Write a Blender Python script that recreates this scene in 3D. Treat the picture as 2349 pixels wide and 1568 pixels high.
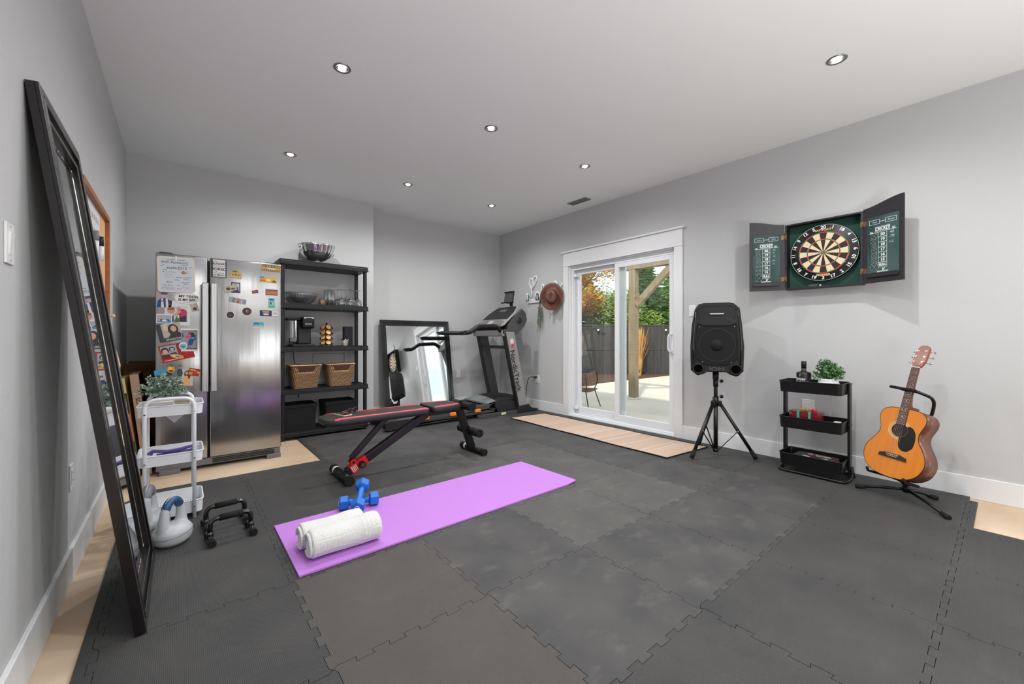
import bpy, bmesh, math, random
from mathutils import Matrix, Vector
C = bpy.context
for o in list(bpy.data.objects): bpy.data.objects.remove(o)
COL = C.scene.collection
PI = math.pi
R = math.radians

# ------------------------------------------------------------------ camera
cam = bpy.data.objects.new('camera', bpy.data.cameras.new('camera'))
COL.objects.link(cam)
cam.location = (0, 0, 1.09)
cam.rotation_euler = (R(90), 0, R(-39.25))
cam.data.sensor_width = 36
cam.data.lens = 36 * 931 / 2349
cam.data.shift_y = -10.5 / 2349
cam.data.clip_end = 200
C.scene.camera = cam

# ------------------------------------------------------------------ world, sun, added fill lights, exposure
W = bpy.data.worlds.new('sky'); C.scene.world = W
W.use_nodes = True
wn = W.node_tree.nodes; wl = W.node_tree.links
sky = wn.new('ShaderNodeTexSky'); sky.sky_type = 'NISHITA'
sky.sun_disc = False; sky.sun_elevation = R(38); sky.sun_rotation = R(250)
sky.air_density = 1.0; sky.dust_density = 1.5; sky.ozone_density = 1.0
# thin bright cloud veil over the blue
sn = wn.new('ShaderNodeTexNoise'); sn.inputs['Scale'].default_value = 2.2; sn.inputs['Detail'].default_value = 5
sr = wn.new('ShaderNodeMapRange'); sr.inputs[1].default_value = .35; sr.inputs[2].default_value = .7; sr.inputs[3].default_value = .35; sr.inputs[4].default_value = .8
sm = wn.new('ShaderNodeMix'); sm.data_type = 'RGBA'; sm.inputs[7].default_value = (4.2, 4.1, 3.9, 1)
wl.new(sn.outputs['Fac'], sr.inputs[0]); wl.new(sr.outputs[0], sm.inputs[0]); wl.new(sky.outputs[0], sm.inputs[6])
wl.new(sm.outputs[2], wn['Background'].inputs[0])
wn['Background'].inputs[1].default_value = 0.42
sun = bpy.data.objects.new('sun', bpy.data.lights.new('sun', 'SUN'))
COL.objects.link(sun)
sun.data.energy = 4.2; sun.data.angle = R(3); sun.data.color = (1, .95, .86)
sun.rotation_euler = (R(46), 0, R(-62))
def area(name, loc, rot, sx, sy, e, col=(1, 1, 1)):
    l = bpy.data.lights.new(name, 'AREA'); l.shape = 'RECTANGLE'; l.size = sx; l.size_y = sy; l.energy = e; l.color = col
    o = bpy.data.objects.new(name, l); COL.objects.link(o); o.location = loc; o.rotation_euler = rot
    return o
# added unseen fill panels behind the camera to brighten the ceiling and walls
area('added_fill_far', (3.5, -4.9, 1.45), (R(104), 0, 0), 1.2, 2.4, 50, (.96, .98, 1))
area('added_fill_left', (-.36, -3.0, 1.5), (0, R(-110), 0), 2.0, 3.4, 62, (.96, .98, 1))
area('added_fill_right', (4.13, -2.9, 1.5), (0, R(110), 0), 2.0, 3.0, 36, (.96, .98, 1))
# added unseen lamp behind the camera, aimed straight up to brighten the ceiling
area('added_ceiling_fill', (1.2, -1.3, .6), (R(180), 0, 0), .8, .8, 75)
C.scene.view_settings.view_transform = 'Standard'
C.scene.view_settings.look = 'None'
C.scene.view_settings.gamma = 1
C.scene.view_settings.use_curve_mapping = False
C.scene.view_settings.exposure = -0.08

# ------------------------------------------------------------------ materials
def lin(c): c = c / 255; return c / 12.92 if c <= .04045 else ((c + .055) / 1.055) ** 2.4
def rgb(*c): return tuple(lin(v) for v in c) + (1,)
_mc = {}
def mat(name, c, rough=.5, metal=0, spec=.5, coat=0, bump=None, noise=None, trans=0, emit=None, aniso=0, sheen=0):
    """bump=(scale, strength, (sx,sy,sz)); noise=(second colour, scale, (sx,sy,sz), contrast)"""
    m = bpy.data.materials.new(name); m.use_nodes = True
    n = m.node_tree.nodes; l = m.node_tree.links; b = n['Principled BSDF']
    b.inputs['Base Color'].default_value = rgb(*c); b.inputs['Roughness'].default_value = rough
    b.inputs['Metallic'].default_value = metal; b.inputs['Specular IOR Level'].default_value = spec
    b.inputs['Coat Weight'].default_value = coat; b.inputs['Coat Roughness'].default_value = .08
    if aniso: b.inputs['Anisotropic'].default_value = aniso
    if sheen: b.inputs['Sheen Weight'].default_value = sheen
    if trans: b.inputs['Transmission Weight'].default_value = trans
    if emit: b.inputs['Emission Color'].default_value = rgb(*emit[0]); b.inputs['Emission Strength'].default_value = emit[1]
    if bump or noise: tc = n.new('ShaderNodeTexCoord')
    if noise:
        mp = n.new('ShaderNodeMapping'); mp.inputs['Scale'].default_value = noise[2]
        l.new(tc.outputs['Object'], mp.inputs[0])
        t = n.new('ShaderNodeTexNoise'); t.inputs['Scale'].default_value = noise[1]; t.inputs['Detail'].default_value = 5
        l.new(mp.outputs[0], t.inputs['Vector'])
        cr = n.new('ShaderNodeValToRGB'); w = noise[3]
        cr.color_ramp.elements[0].position = .5 - w; cr.color_ramp.elements[1].position = .5 + w
        cr.color_ramp.elements[0].color = rgb(*c); cr.color_ramp.elements[1].color = rgb(*noise[0])
        l.new(t.outputs['Fac'], cr.inputs[0]); l.new(cr.outputs[0], b.inputs['Base Color'])
    if bump:
        mp = n.new('ShaderNodeMapping'); mp.inputs['Scale'].default_value = bump[2]
        l.new(tc.outputs['Object'], mp.inputs[0])
        t = n.new('ShaderNodeTexNoise'); t.inputs['Scale'].default_value = bump[0]; t.inputs['Detail'].default_value = 3
        l.new(mp.outputs[0], t.inputs['Vector'])
        bp = n.new('ShaderNodeBump'); bp.inputs['Strength'].default_value = bump[1]; bp.inputs['Distance'].default_value = .01
        l.new(t.outputs['Fac'], bp.inputs['Height']); l.new(bp.outputs[0], b.inputs['Normal'])
    return m
def flat(*c, rough=.55):
    k = (c, rough)
    if k not in _mc: _mc[k] = mat('print_%d_%d_%d' % c[:3], c, rough)
    return _mc[k]
def emis(name, c, s):
    m = bpy.data.materials.new(name); m.use_nodes = True; n = m.node_tree.nodes; n.clear()
    e = n.new('ShaderNodeEmission'); e.inputs[0].default_value = rgb(*c); e.inputs[1].default_value = s
    o = n.new('ShaderNodeOutputMaterial'); m.node_tree.links.new(e.outputs[0], o.inputs[0]); return m
def glass(name, tint=(1, 1, 1), refl=1.45, gl=(1, 1, 1), extra=0.0):
    """thin sheet glass: mostly see-through, mirror-like by Fresnel"""
    m = bpy.data.materials.new(name); m.use_nodes = True; n = m.node_tree.nodes; l = m.node_tree.links; n.clear()
    f = n.new('ShaderNodeLayerWeight'); f.inputs[0].default_value = .5
    pw = n.new('ShaderNodeMath'); pw.operation = 'POWER'; pw.inputs[1].default_value = 5 - 2.5 * (refl - 1.45) / .25
    l.new(f.outputs['Facing'], pw.inputs[0])
    ad = n.new('ShaderNodeMath'); ad.operation = 'ADD'; ad.inputs[1].default_value = .04 + extra; ad.use_clamp = True
    l.new(pw.outputs[0], ad.inputs[0])
    t = n.new('ShaderNodeBsdfTransparent'); t.inputs[0].default_value = (*tint, 1)
    g = n.new('ShaderNodeBsdfGlossy'); g.inputs['Roughness'].default_value = .01; g.inputs[0].default_value = (*gl, 1)
    x = n.new('ShaderNodeMixShader'); o = n.new('ShaderNodeOutputMaterial')
    l.new(ad.outputs[0], x.inputs[0]); l.new(t.outputs[0], x.inputs[1]); l.new(g.outputs[0], x.inputs[2]); l.new(x.outputs[0], o.inputs[0])
    return m
def grid_bump(m, period, strength, axes='XY'):
    """fine woven relief: two crossed sine waves"""
    n = m.node_tree.nodes; l = m.node_tree.links; b = n['Principled BSDF']
    tc = n.new('ShaderNodeTexCoord'); prev = None
    for ax in axes:
        w = n.new('ShaderNodeTexWave'); w.bands_direction = ax; w.wave_type = 'BANDS'
        w.inputs['Scale'].default_value = .31416 / period; w.inputs['Distortion'].default_value = 0
        l.new(tc.outputs['Object'], w.inputs[0])
        if prev is None: prev = w.outputs['Fac']
        else:
            a = n.new('ShaderNodeMath'); a.operation = 'MAXIMUM'; l.new(prev, a.inputs[0]); l.new(w.outputs['Fac'], a.inputs[1]); prev = a.outputs[0]
    bp = n.new('ShaderNodeBump'); bp.inputs['Strength'].default_value = strength; bp.inputs['Distance'].default_value = .002
    l.new(prev, bp.inputs['Height']); l.new(bp.outputs[0], b.inputs['Normal'])
    return m

M = {}
M['wall'] = mat('wall_paint', (190, 191, 192), .75, spec=.25, bump=(90, .05, (1, 1, 1)))
M['ceil'] = mat('ceiling_paint', (238, 241, 241), .85, spec=.2)
M['trim'] = mat('trim_paint', (222, 223, 225), .4)
M['vinyl'] = mat('white_vinyl', (228, 230, 233), .35)
M['ply'] = mat('plywood', (196, 166, 136), .5, noise=((216, 196, 172), 1.6, (1, 2.2, 1), .22), bump=(30, .05, (1, 6, 1)))
M['black'] = mat('black_plastic', (14, 14, 15), .45, spec=.4)
M['blackm'] = mat('black_metal', (13, 12, 13), .35, spec=.45)
M['resin'] = mat('dark_resin', (25, 24, 27), .5, spec=.35, bump=(60, .1, (1, 1, 1)))
M['rubber'] = mat('rubber', (20, 20, 21), .75, spec=.3)
M['gloss'] = mat('black_gloss', (14, 13, 14), .18, coat=.6)
M['dkbrown'] = mat('espresso_wood', (15, 11, 11), .25, coat=.25)
M['steel'] = mat('stainless', (172, 172, 173), .22, metal=1, aniso=.5, bump=(2.2, .30, (5.5, 1, .25)))
M['steel2'] = mat('stainless_plain', (196, 197, 200), .3, metal=1)
M['chrome'] = mat('chrome', (222, 222, 224), .12, metal=1)
M['grey'] = mat('grey_plastic', (112, 111, 113), .5)
M['lgrey'] = mat('light_grey_plastic', (160, 162, 165), .45)
M['dgrey'] = mat('dark_grey_plastic', (66, 66, 68), .5)
M['white'] = mat('white_enamel', (232, 234, 238), .3)
M['whitep'] = mat('white_plastic', (225, 226, 226), .4)
M['mirror'] = mat('mirror_silver', (240, 243, 243), .0, metal=1)
M['dglass'] = glass('door_glass', (.93, .95, .94), extra=.03)
M['tglass'] = glass('table_glass', (.95, .96, .97), refl=1.8, extra=.08)
M['sglass'] = glass('smoked_glass', (.78, .78, .80), refl=1.7, extra=.14)
M['red'] = mat('red_paint', (200, 20, 28), .35)
M['orange'] = mat('orange_rubber', (238, 130, 30), .5)
M['cord'] = mat('cord', (14, 14, 14), .5)

# ------------------------------------------------------------------ builders
def frame(o, x, up):
    x = Vector(x).normalized(); up = Vector(up).normalized(); z = x.cross(up)
    m = Matrix((x, up, z)).transposed().to_4x4(); m.translation = Vector(o); return m
def fil(pts, r, n=5):
    """round the inner corners of a polyline"""
    P = [Vector(p) for p in pts]; out = [P[0]]
    for a, b, c in zip(P, P[1:], P[2:]):
        d1 = (a - b); d2 = (c - b); rr = min(r, d1.length * .49, d2.length * .49)
        p1 = b + d1.normalized() * rr; p2 = b + d2.normalized() * rr
        for i in range(n + 1):
            t = i / n; out.append(p1 * (1 - t) ** 2 + b * 2 * t * (1 - t) + p2 * t * t)
    out.append(P[-1]); return out
class G:
    def __init__(s, world=None, T=None):
        s.bm = bmesh.new(); s.mats = []; s.T = Matrix()
        if world is not None: s.T = world.matrix_world.inverted() if world.matrix_world != Matrix() else Matrix()
        if T is not None: s.T = s.T @ T
    def push(s, T): s._o = s.T.copy(); s.T = s.T @ T; return s
    def pop(s): s.T = s._o; return s
    def mi(s, m):
        if m not in s.mats: s.mats.append(m)
        return s.mats.index(m)
    def add(s, vs, fs, m, smooth=False, T=True):
        k = s.mi(m); bv = [s.bm.verts.new((s.T @ Vector(v)) if T else v) for v in vs]
        for f in fs:
            try: q = s.bm.faces.new([bv[i] for i in f])
            except ValueError: continue
            q.material_index = k; q.smooth = smooth
        return bv
    def box(s, x0, x1, y0, y1, z0, z1, m, bev=0, seg=2, smooth=False):
        b = bmesh.new()
        vs = [b.verts.new(p) for p in ((x0, y0, z0), (x1, y0, z0), (x1, y1, z0), (x0, y1, z0), (x0, y0, z1), (x1, y0, z1), (x1, y1, z1), (x0, y1, z1))]
        for f in ((0, 3, 2, 1), (4, 5, 6, 7), (0, 1, 5, 4), (1, 2, 6, 5), (2, 3, 7, 6), (3, 0, 4, 7)): b.faces.new([vs[i] for i in f])
        if bev: bmesh.ops.bevel(b, geom=list(b.edges), offset=bev, segments=seg, profile=.5, affect='EDGES')
        b.verts.index_update()
        s.add([v.co.copy() for v in b.verts], [[v.index for v in f.verts] for f in b.faces], m, smooth or (bev > 0 and seg > 2))
        b.free(); return s
    def loft(s, rings, m, caps=True, smooth=True, closed=False):
        n = len(rings[0]); vs = [p for r in rings for p in r]; fs = []
        L = len(rings)
        for i in range(L if closed else L - 1):
            a = i * n; b = ((i + 1) % L) * n
            for j in range(n): fs.append((a + j, a + (j + 1) % n, b + (j + 1) % n, b + j))
        bv = s.add(vs, fs, m, smooth)
        if caps and not closed:
            k = s.mi(m)
            for r, rev in ((bv[:n], True), (bv[-n:], False)):
                try: f = s.bm.faces.new(list(reversed(r)) if rev else r); f.material_index = k
                except ValueError: pass
        return s
    def cyl(s, p0, p1, r0, m, r1=None, seg=16, caps=True, smooth=True):
        p0 = Vector(p0); p1 = Vector(p1); r1 = r0 if r1 is None else r1
        d = (p1 - p0).normalized(); u = d.orthogonal().normalized(); v = d.cross(u)
        ring = lambda p, r: [p + (u * math.cos(a) + v * math.sin(a)) * r for a in [2 * PI * i / seg for i in range(seg)]]
        return s.loft([ring(p0, r0), ring(p1, r1)], m, caps, smooth)
    def tube(s, pts, r, m, seg=8, closed=False, flat=1.0):
        P = [Vector(p) for p in pts]; n = len(P); rings = []; u = None
        rr = r if isinstance(r, (list, tuple)) else [r] * n
        for i in range(n):
            if closed: d = (P[(i + 1) % n] - P[i - 1])
            else: d = P[min(i + 1, n - 1)] - P[max(i - 1, 0)]
            d.normalize()
            if u is None: u = d.orthogonal().normalized() if abs(d.z) > .95 else d.cross(Vector((0, 0, 1))).normalized()
            u = (u - d * u.dot(d)).normalized(); v = d.cross(u)
            rings.append([P[i] + (u * math.cos(a) + v * math.sin(a) * flat) * rr[i] for a in [2 * PI * k / seg for k in range(seg)]])
        return s.loft(rings, m, True, True, closed)
    def lathe(s, prof, m, c=(0, 0, 0), seg=24, caps=True, smooth=True):
        c = Vector(c)
        return s.loft([[c + Vector((r * math.cos(a), r * math.sin(a), z)) for a in [2 * PI * i / seg for i in range(seg)]] for r, z in prof], m, caps, smooth)
    def prism(s, pts, z0, z1, m, bev=0, smooth=False):
        """polygon (counter-clockwise) in local XY, extruded along local Z"""
        b = bmesh.new(); lo = [b.verts.new((x, y, z0)) for x, y in pts]; hi = [b.verts.new((x, y, z1)) for x, y in pts]; n = len(pts)
        b.faces.new(list(reversed(lo))); top = b.faces.new(hi)
        for i in range(n): b.faces.new((lo[i], lo[(i + 1) % n], hi[(i + 1) % n], hi[i]))
        if bev: bmesh.ops.bevel(b, geom=list(top.edges), offset=bev, segments=2, profile=.5, affect='EDGES')
        b.verts.index_update()
        s.add([v.co.copy() for v in b.verts], [[v.index for v in f.verts] for f in b.faces], m, smooth); b.free(); return s
    def ring_prism(s, outer, inner, z0, z1, m):
        """band between two outlines with equal point counts"""
        n = len(outer); vs = [(x, y, z) for z in (z0, z1) for P in (outer, inner) for x, y in P]; fs = []
        for i in range(n):
            j = (i + 1) % n
            fs += [(2 * n + i, 2 * n + j, 3 * n + j, 3 * n + i), (j, i, n + i, n + j), (i, j, 2 * n + j, 2 * n + i), (n + j, n + i, 3 * n + i, 3 * n + j)]
        s.add(vs, fs, m); return s
    def ball(s, c, r, m, seg=12, rings=8, sc=(1, 1, 1)):
        c = Vector(c)
        prof = [(math.sin(PI * i / rings), -math.cos(PI * i / rings)) for i in range(rings + 1)]
        prof[0] = (.001, -1); prof[-1] = (.001, 1)
        return s.loft([[c + Vector((a * math.cos(t) * sc[0], a * math.sin(t) * sc[1], z * sc[2])) * r for t in [2 * PI * k / seg for k in range(seg)]] for a, z in prof], m)
    def quad(s, a, b, c, d, m): s.add([a, b, c, d], [(0, 1, 2, 3)], m); return s
    def out(s, name, parent=None, label=None, kind=None, sub=0, auto=False):
        me = bpy.data.meshes.new(name)
        if s.mats and not kind == 'nonorm': bmesh.ops.recalc_face_normals(s.bm, faces=s.bm.faces)
        s.bm.to_mesh(me); s.bm.free()
        for m in s.mats: me.materials.append(m)
        o = bpy.data.objects.new(name, me); COL.objects.link(o)
        if parent is not None: o.parent = parent
        if label: o['label'] = label
        if kind and kind != 'nonorm': o['kind'] = kind
        if sub:
            md = o.modifiers.new('sub', 'SUBSURF'); md.levels = sub; md.render_levels = sub
        return o
def tag(o, label, cat, group=None, kind=None):
    o['label'] = label; o['category'] = cat
    if group: o['group'] = group
    if kind: o['kind'] = kind
    return o
def thing(name, label, cat, loc=(0, 0, 0), rotz=0, group=None, T=None):
    o = bpy.data.objects.new(name, None); COL.objects.link(o); o.empty_display_size = .05
    m = T if T is not None else Matrix.Translation(loc) @ Matrix.Rotation(rotz, 4, 'Z')
    o.matrix_world = m
    l, r, sc = m.decompose(); o.location = l; o.rotation_mode = 'XYZ'; o.rotation_euler = r.to_euler(); o.scale = sc
    o['_m'] = 0; del o['_m']
    MW[o.name] = m
    return tag(o, label, cat, group)
MW = {}
def GW(t):
    """geometry given in world coordinates for a part of thing t"""
    g = G(); g.T = MW[t.name].inverted(); return g
def dup(root, T=None, label=None, group=None):
    r = root.copy(); COL.objects.link(r)
    if T is not None:
        l, q, sc = T.decompose(); r.location = l; r.rotation_euler = q.to_euler(); MW[r.name] = T
    if label: r['label'] = label
    if group: r['group'] = group
    for ch in list(root.children):
        c = ch.copy(); COL.objects.link(c); c.parent = r
        for g2 in ch.children:
            d = g2.copy(); COL.objects.link(d); d.parent = c
    return r
def struct(o): o['kind'] = 'structure'; return o
_tx = {}
def text(s, size, m, parent, T, name='lettering', align='CENTER', ext=.0004, sx=1.0, shear=0, bold=0):
    cu = bpy.data.curves.new('t', 'FONT'); cu.body = s; cu.size = size; cu.align_x = align; cu.align_y = 'CENTER'
    cu.extrude = ext; cu.shear = shear; cu.offset = bold; cu.resolution_u = 3
    ob = bpy.data.objects.new('t', cu); COL.objects.link(ob)
    dg = C.evaluated_depsgraph_get(); me = bpy.data.meshes.new_from_object(ob.evaluated_get(dg))
    bpy.data.objects.remove(ob); bpy.data.curves.remove(cu)
    me.transform(T @ Matrix.Diagonal((sx, 1, 1, 1))); me.materials.clear(); me.materials.append(m); me.name = name
    o = bpy.data.objects.new(name, me); COL.objects.link(o)
    if parent is not None: o.parent = parent
    return o
def joined_text(items, m, parent, T, name='lettering', label=None):
    """several lines of text as one mesh. items: (string, x, y, size, kwargs)"""
    bm = bmesh.new()
    for s_, x, y, size, kw in items:
        o = text(s_, size, m, None, T @ Matrix.Translation((x, y, 0)) @ Matrix.Rotation(kw.pop('rot', 0), 4, 'Z'), **kw)
        bm.from_mesh(o.data); me = o.data; bpy.data.objects.remove(o); bpy.data.meshes.remove(me)
    me = bpy.data.meshes.new(name); bm.to_mesh(me); bm.free(); me.materials.append(m)
    o = bpy.data.objects.new(name, me); COL.objects.link(o); o.parent = parent
    if label: o['label'] = label
    return o
def ell(cx, cy, a, b, n=24, rot=0, t0=0, t1=2 * PI):
    return [(cx + a * math.cos(t) * math.cos(rot) - b * math.sin(t) * math.sin(rot), cy + a * math.cos(t) * math.sin(rot) + b * math.sin(t) * math.cos(rot)) for t in [t0 + (t1 - t0) * i / n for i in range(n)]]
def rrect(x0, x1, y0, y1, r, n=4):
    out = []
    for cx, cy, a0 in ((x1 - r, y0 + r, -PI / 2), (x1 - r, y1 - r, 0), (x0 + r, y1 - r, PI / 2), (x0 + r, y0 + r, PI)):
        out += [(cx + r * math.cos(a0 + PI / 2 * i / n), cy + r * math.sin(a0 + PI / 2 * i / n)) for i in range(n + 1)]
    return out
TR = Matrix.Translation
def RZ(d): return Matrix.Rotation(R(d), 4, 'Z')
def RX(d): return Matrix.Rotation(R(d), 4, 'X')
def RY(d): return Matrix.Rotation(R(d), 4, 'Y')
def FR(y, z, x=4.16): return frame((x, y, z), (0, -1, 0), (0, 0, 1))      # on the right wall
def FB(x, z, y): return frame((x, y, z), (1, 0, 0), (0, 0, 1))            # facing the room from the back
def FL(y, z, x=-.388): return frame((x, y, z), (0, 1, 0), (0, 0, 1))      # on the left wall
# ================================================================== ROOM SHELL
XR, XL, YB1, YB2, XJ, ZC, YF = 4.16, -.388, 5.165, 5.42, 1.92, 2.80, -5.0
g = G(); g.box(XL - .1, XR + .14, YF - .1, 5.6, -.12, 0, M['ply']); struct(g.out('floor'))
g = G(); g.box(XL - .1, XR + .2, YF - .1, 5.6, ZC, ZC + .15, M['ceil']); struct(g.out('ceiling'))
g = G(); g.box(XL - .12, XL, YF, 5.5, 0, ZC, M['wall']); struct(g.out('wall_left'))
g = G(); g.prism([(XL, YB1), (XJ, YB1), (XJ, YB2), (XR, YB2), (XR, 5.56), (XL, 5.56)], 0, ZC, M['wall']); struct(g.out('wall_back'))
g = G()
DY0, DY1, DZ = 2.296, 3.848, 2.07
g.box(XR, XR + .15, YF, DY0, 0, ZC, M['wall']); g.box(XR, XR + .15, DY1, 5.56, 0, ZC, M['wall']); g.box(XR, XR + .15, DY0, DY1, DZ, ZC, M['wall'])
struct(g.out('wall_right'))
# far end of the room, behind the camera, a plain solid wall
g = G()
g.box(XL, XR, YF - .12, YF, 0, ZC, M['wall'])
struct(g.out('wall_front'))
def baseb(name, x0, x1, y0, y1, side):
    g = G(); h = .15; t = .016
    if side == 'L': g.box(x0, x0 + t, y0, y1, 0, h, M['trim'], .003)
    if side == 'R': g.box(x1 - t, x1, y0, y1, 0, h, M['trim'], .003)
    if side == 'B': g.box(x0, x1, y1 - t, y1, 0, h, M['trim'], .003)
    struct(g.out(name))
baseb('baseboard_left', XL, 0, YF, YB1, 'L')
baseb('baseboard_back', XL + .016, XJ, 0, YB1, 'B')
baseb('baseboard_back_2', XJ, XR - .016, 0, YB2, 'B')
baseb('baseboard_right', 0, XR, DY1 + .09, YB2 - .016, 'R')
baseb('baseboard_right_2', 0, XR, YF, DY0 - .09, 'R')
baseb('baseboard_jog', XJ, 0, YB1, YB2 - .016, 'L')

# ================================================================== DOOR
door = bpy.data.objects.new('door_1', None); COL.objects.link(door); door.location = (XR, 3.07, 0); struct(door)
MW['door_1'] = TR((XR, 3.07, 0))
def dpart(name, f, sub=None):
    g = GW(door); f(g); o = g.out(name, door); return o
dpart('casing', lambda g: (g.box(XR - .02, XR, DY0 - .094, DY0, 0, DZ, M['trim'], .002)))
dpart('casing', lambda g: (g.box(XR - .02, XR, DY1, DY1 + .092, 0, DZ, M['trim'], .002)))
dpart('header', lambda g: (g.box(XR - .026, XR, DY0 - .1, DY1 + .098, DZ, DZ + .012, M['trim'], .002),
                           g.box(XR - .022, XR, DY0 - .094, DY1 + .092, DZ + .012, DZ + .185, M['trim'], .002),
                           g.box(XR - .042, XR, DY0 - .118, DY1 + .116, DZ + .185, DZ + .207, M['trim'], .003)))
dpart('jamb', lambda g: (g.box(XR, XR + .06, DY1 - .018, DY1, 0.02, DZ, M['vinyl'])))
dpart('jamb', lambda g: (g.box(XR, XR + .06, DY0, DY0 + .01, 0.02, DZ, M['vinyl'])))
dpart('jamb', lambda g: (g.box(XR, XR + .06, DY0 + .01, DY1 - .018, DZ - .012, DZ, M['vinyl'])))
def vframe(g):
    for y0, y1 in ((DY1 - .042, DY1 - .018), (DY0 + .006, DY0 + .012)):
        g.box(XR + .03, XR + .14, y0, y1, .02, DZ, M['vinyl'])
    g.box(XR + .085, XR + .09, DY1 - .06, DY1 - .042, .05, DZ - .04, M['vinyl'], .001)
    g.box(XR + .045, XR + .05, DY1 - .055, DY1 - .042, .05, DZ - .04, M['vinyl'], .001)
    g.box(XR + .03, XR + .14, DY0 + .012, DY1 - .042, DZ - .038, DZ - .012, M['vinyl'])
    g.box(XR + .036, XR + .042, DY0 + .012, DY1 - .042, DZ - .058, DZ - .038, M['vinyl'])
    g.box(XR + .084, XR + .09, DY0 + .012, DY1 - .042, DZ - .058, DZ - .038, M['vinyl'])
dpart('door_frame', vframe)
def sill(g):
    g.box(XR - .012, XR + .14, DY0, DY1, 0.0, .026, M['vinyl'], .004)
    g.box(XR + .01, XR + .14, DY0, DY1, .026, .042, M['vinyl'], .003)
    for x in (.036, .084): g.box(XR + x, XR + x + .006, DY0, DY1, .042, .056, M['vinyl'])
dpart('sill', sill)
def panel(name, x0, x1, y0, y1, z0, z1, sl, sr, tb, bb):
    """sash with stiles sl (towards larger y) and sr, rails tb and bb"""
    g = GW(door)
    g.box(x0, x1, y1 - sl, y1, z0, z1, M['vinyl'], .003); g.box(x0, x1, y0, y0 + sr, z0, z1, M['vinyl'], .003)
    g.box(x0, x1, y0 + sr, y1 - sl, z1 - tb, z1, M['vinyl'], .003); g.box(x0, x1, y0 + sr, y1 - sl, z0, z0 + bb, M['vinyl'], .003)
    xm = (x0 + x1) / 2
    o = g.out(name, door)
    g = GW(door); g.box(xm - .003, xm + .003, y0 + sr - .005, y1 - sl + .005, z0 + bb - .005, z1 - tb + .005, M['dglass']); g.out('pane', o)
    return o
panel('fixed_panel', XR + .092, XR + .13, 3.00, 3.79, .056, 2.03, .062, .07, .075, .085)
sp = panel('sliding_panel', XR + .04, XR + .08, 2.305, 3.115, .056, 2.025, .055, .078, .07, .075)
g = GW(door)
g.tube(fil([(XR + .036, 2.345, 1.125), (XR - .005, 2.36, 1.125), (XR - .005, 2.372, 1.09), (XR - .005, 2.372, .97), (XR - .005, 2.36, .935), (XR + .036, 2.345, .935)], .03), .009, M['white'], 10)
g.box(XR + .03, XR + .04, 2.325, 2.362, .905, 1.15, M['white'], .003)
g.out('handle', sp, 'white D-shaped pull handle')
g = GW(door)
for z in (.13, 1.94): g.box(XR + .03, XR + .09, DY1 - .1, DY1 - .06, z - .02, z + .02, M['vinyl'], .003)
g.out('bracket', door)

# ================================================================== CEILING VENT
t = thing('ceiling_vent', 'grey metal air register in the ceiling near the sliding door', 'vent', (3.878, 3.416, ZC))
g = G(); g.ring_prism([(-.055, -.15), (.055, -.15), (.055, .15), (-.055, .15)], [(-.04, -.135), (.04, -.135), (.04, .135), (-.04, .135)], -.008, 0, M['grey']); g.out('frame', t)
g = G(); g.box(-.04, .04, -.135, .135, -.002, 0, M['dgrey']); g.out('backing', t)
for i in range(5):
    g = G(); g.push(TR((-.032 + .016 * i, 0, -.006)) @ RY(35)); g.box(-.007, .007, -.134, .134, -.0008, .0008, M['grey']); g.out('louver', t)

# ================================================================== DOWNLIGHTS
M['bulb'] = emis('bulb_glow', (255, 250, 240), 30)
M['ring'] = mat('brushed_ring', (150, 150, 150), .35, metal=1)
LP = [(.796, 2.68, 'nearest the big leaning mirror, left of the centre ones'), (1.97, 2.68, 'in the middle of the ceiling above the bench'), (3.13, .67, 'largest one at the right, above the guitar'),
      (.796, 4.25, 'above the refrigerator'), (3.13, 2.68, 'closest to the sliding door'), (1.97, 4.25, 'above the shelf unit and small mirror'), (3.13, 4.25, 'above the treadmill'),
      (.796, .67, ''), (1.97, .67, ''), (.796, -1.3, ''), (1.97, -1.3, ''), (3.13, -1.3, '')]  # unseen ones behind the camera, added for fill light
proto = None
for i, (x, y, d) in enumerate(LP):
    lab = 'round recessed downlight ' + (d if d else ('added as unseen fill behind the camera, ' + ('near', 'near', 'far', 'far', 'far')[i - 7] + ' row, ' + ('left', 'middle', 'left', 'middle', 'right')[i - 7] + ' one'))
    if proto is None:
        t = thing('ceiling_light', lab, 'light', (x, y, ZC), 0, 'recessed ceiling downlights')
        g = G(); g.lathe([(.034, -.001), (.034, -.004), (.048, -.006), (.053, -.003), (.053, 0)], M['ring'], seg=32, caps=False); g.out('trim_ring', t)
        g = G(); g.lathe([(.034, -.002), (.030, 0), (.030, -.0005)], M['ring'], seg=32, caps=False); g.lathe([(.001, -.0015), (.0345, -.0015)], M['chrome'], seg=32, caps=False); g.out('reflector', t)
        g = G(); g.lathe([(.001, -.012), (.016, -.011), (.024, -.004), (.025, -.002)], M['bulb'], seg=24); g.out('bulb', t)
        proto = t
    else: t = dup(proto, TR((x, y, ZC)), lab)
    l = bpy.data.lights.new('downlight_beam', 'SPOT'); l.spot_size = R(165); l.spot_blend = .9; l.energy = 31; l.shadow_soft_size = .03; l.color = (1, .995, .985)
    lo = bpy.data.objects.new('downlight_beam', l); COL.objects.link(lo); lo.location = (0, 0, -.03); lo.parent = t

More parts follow.
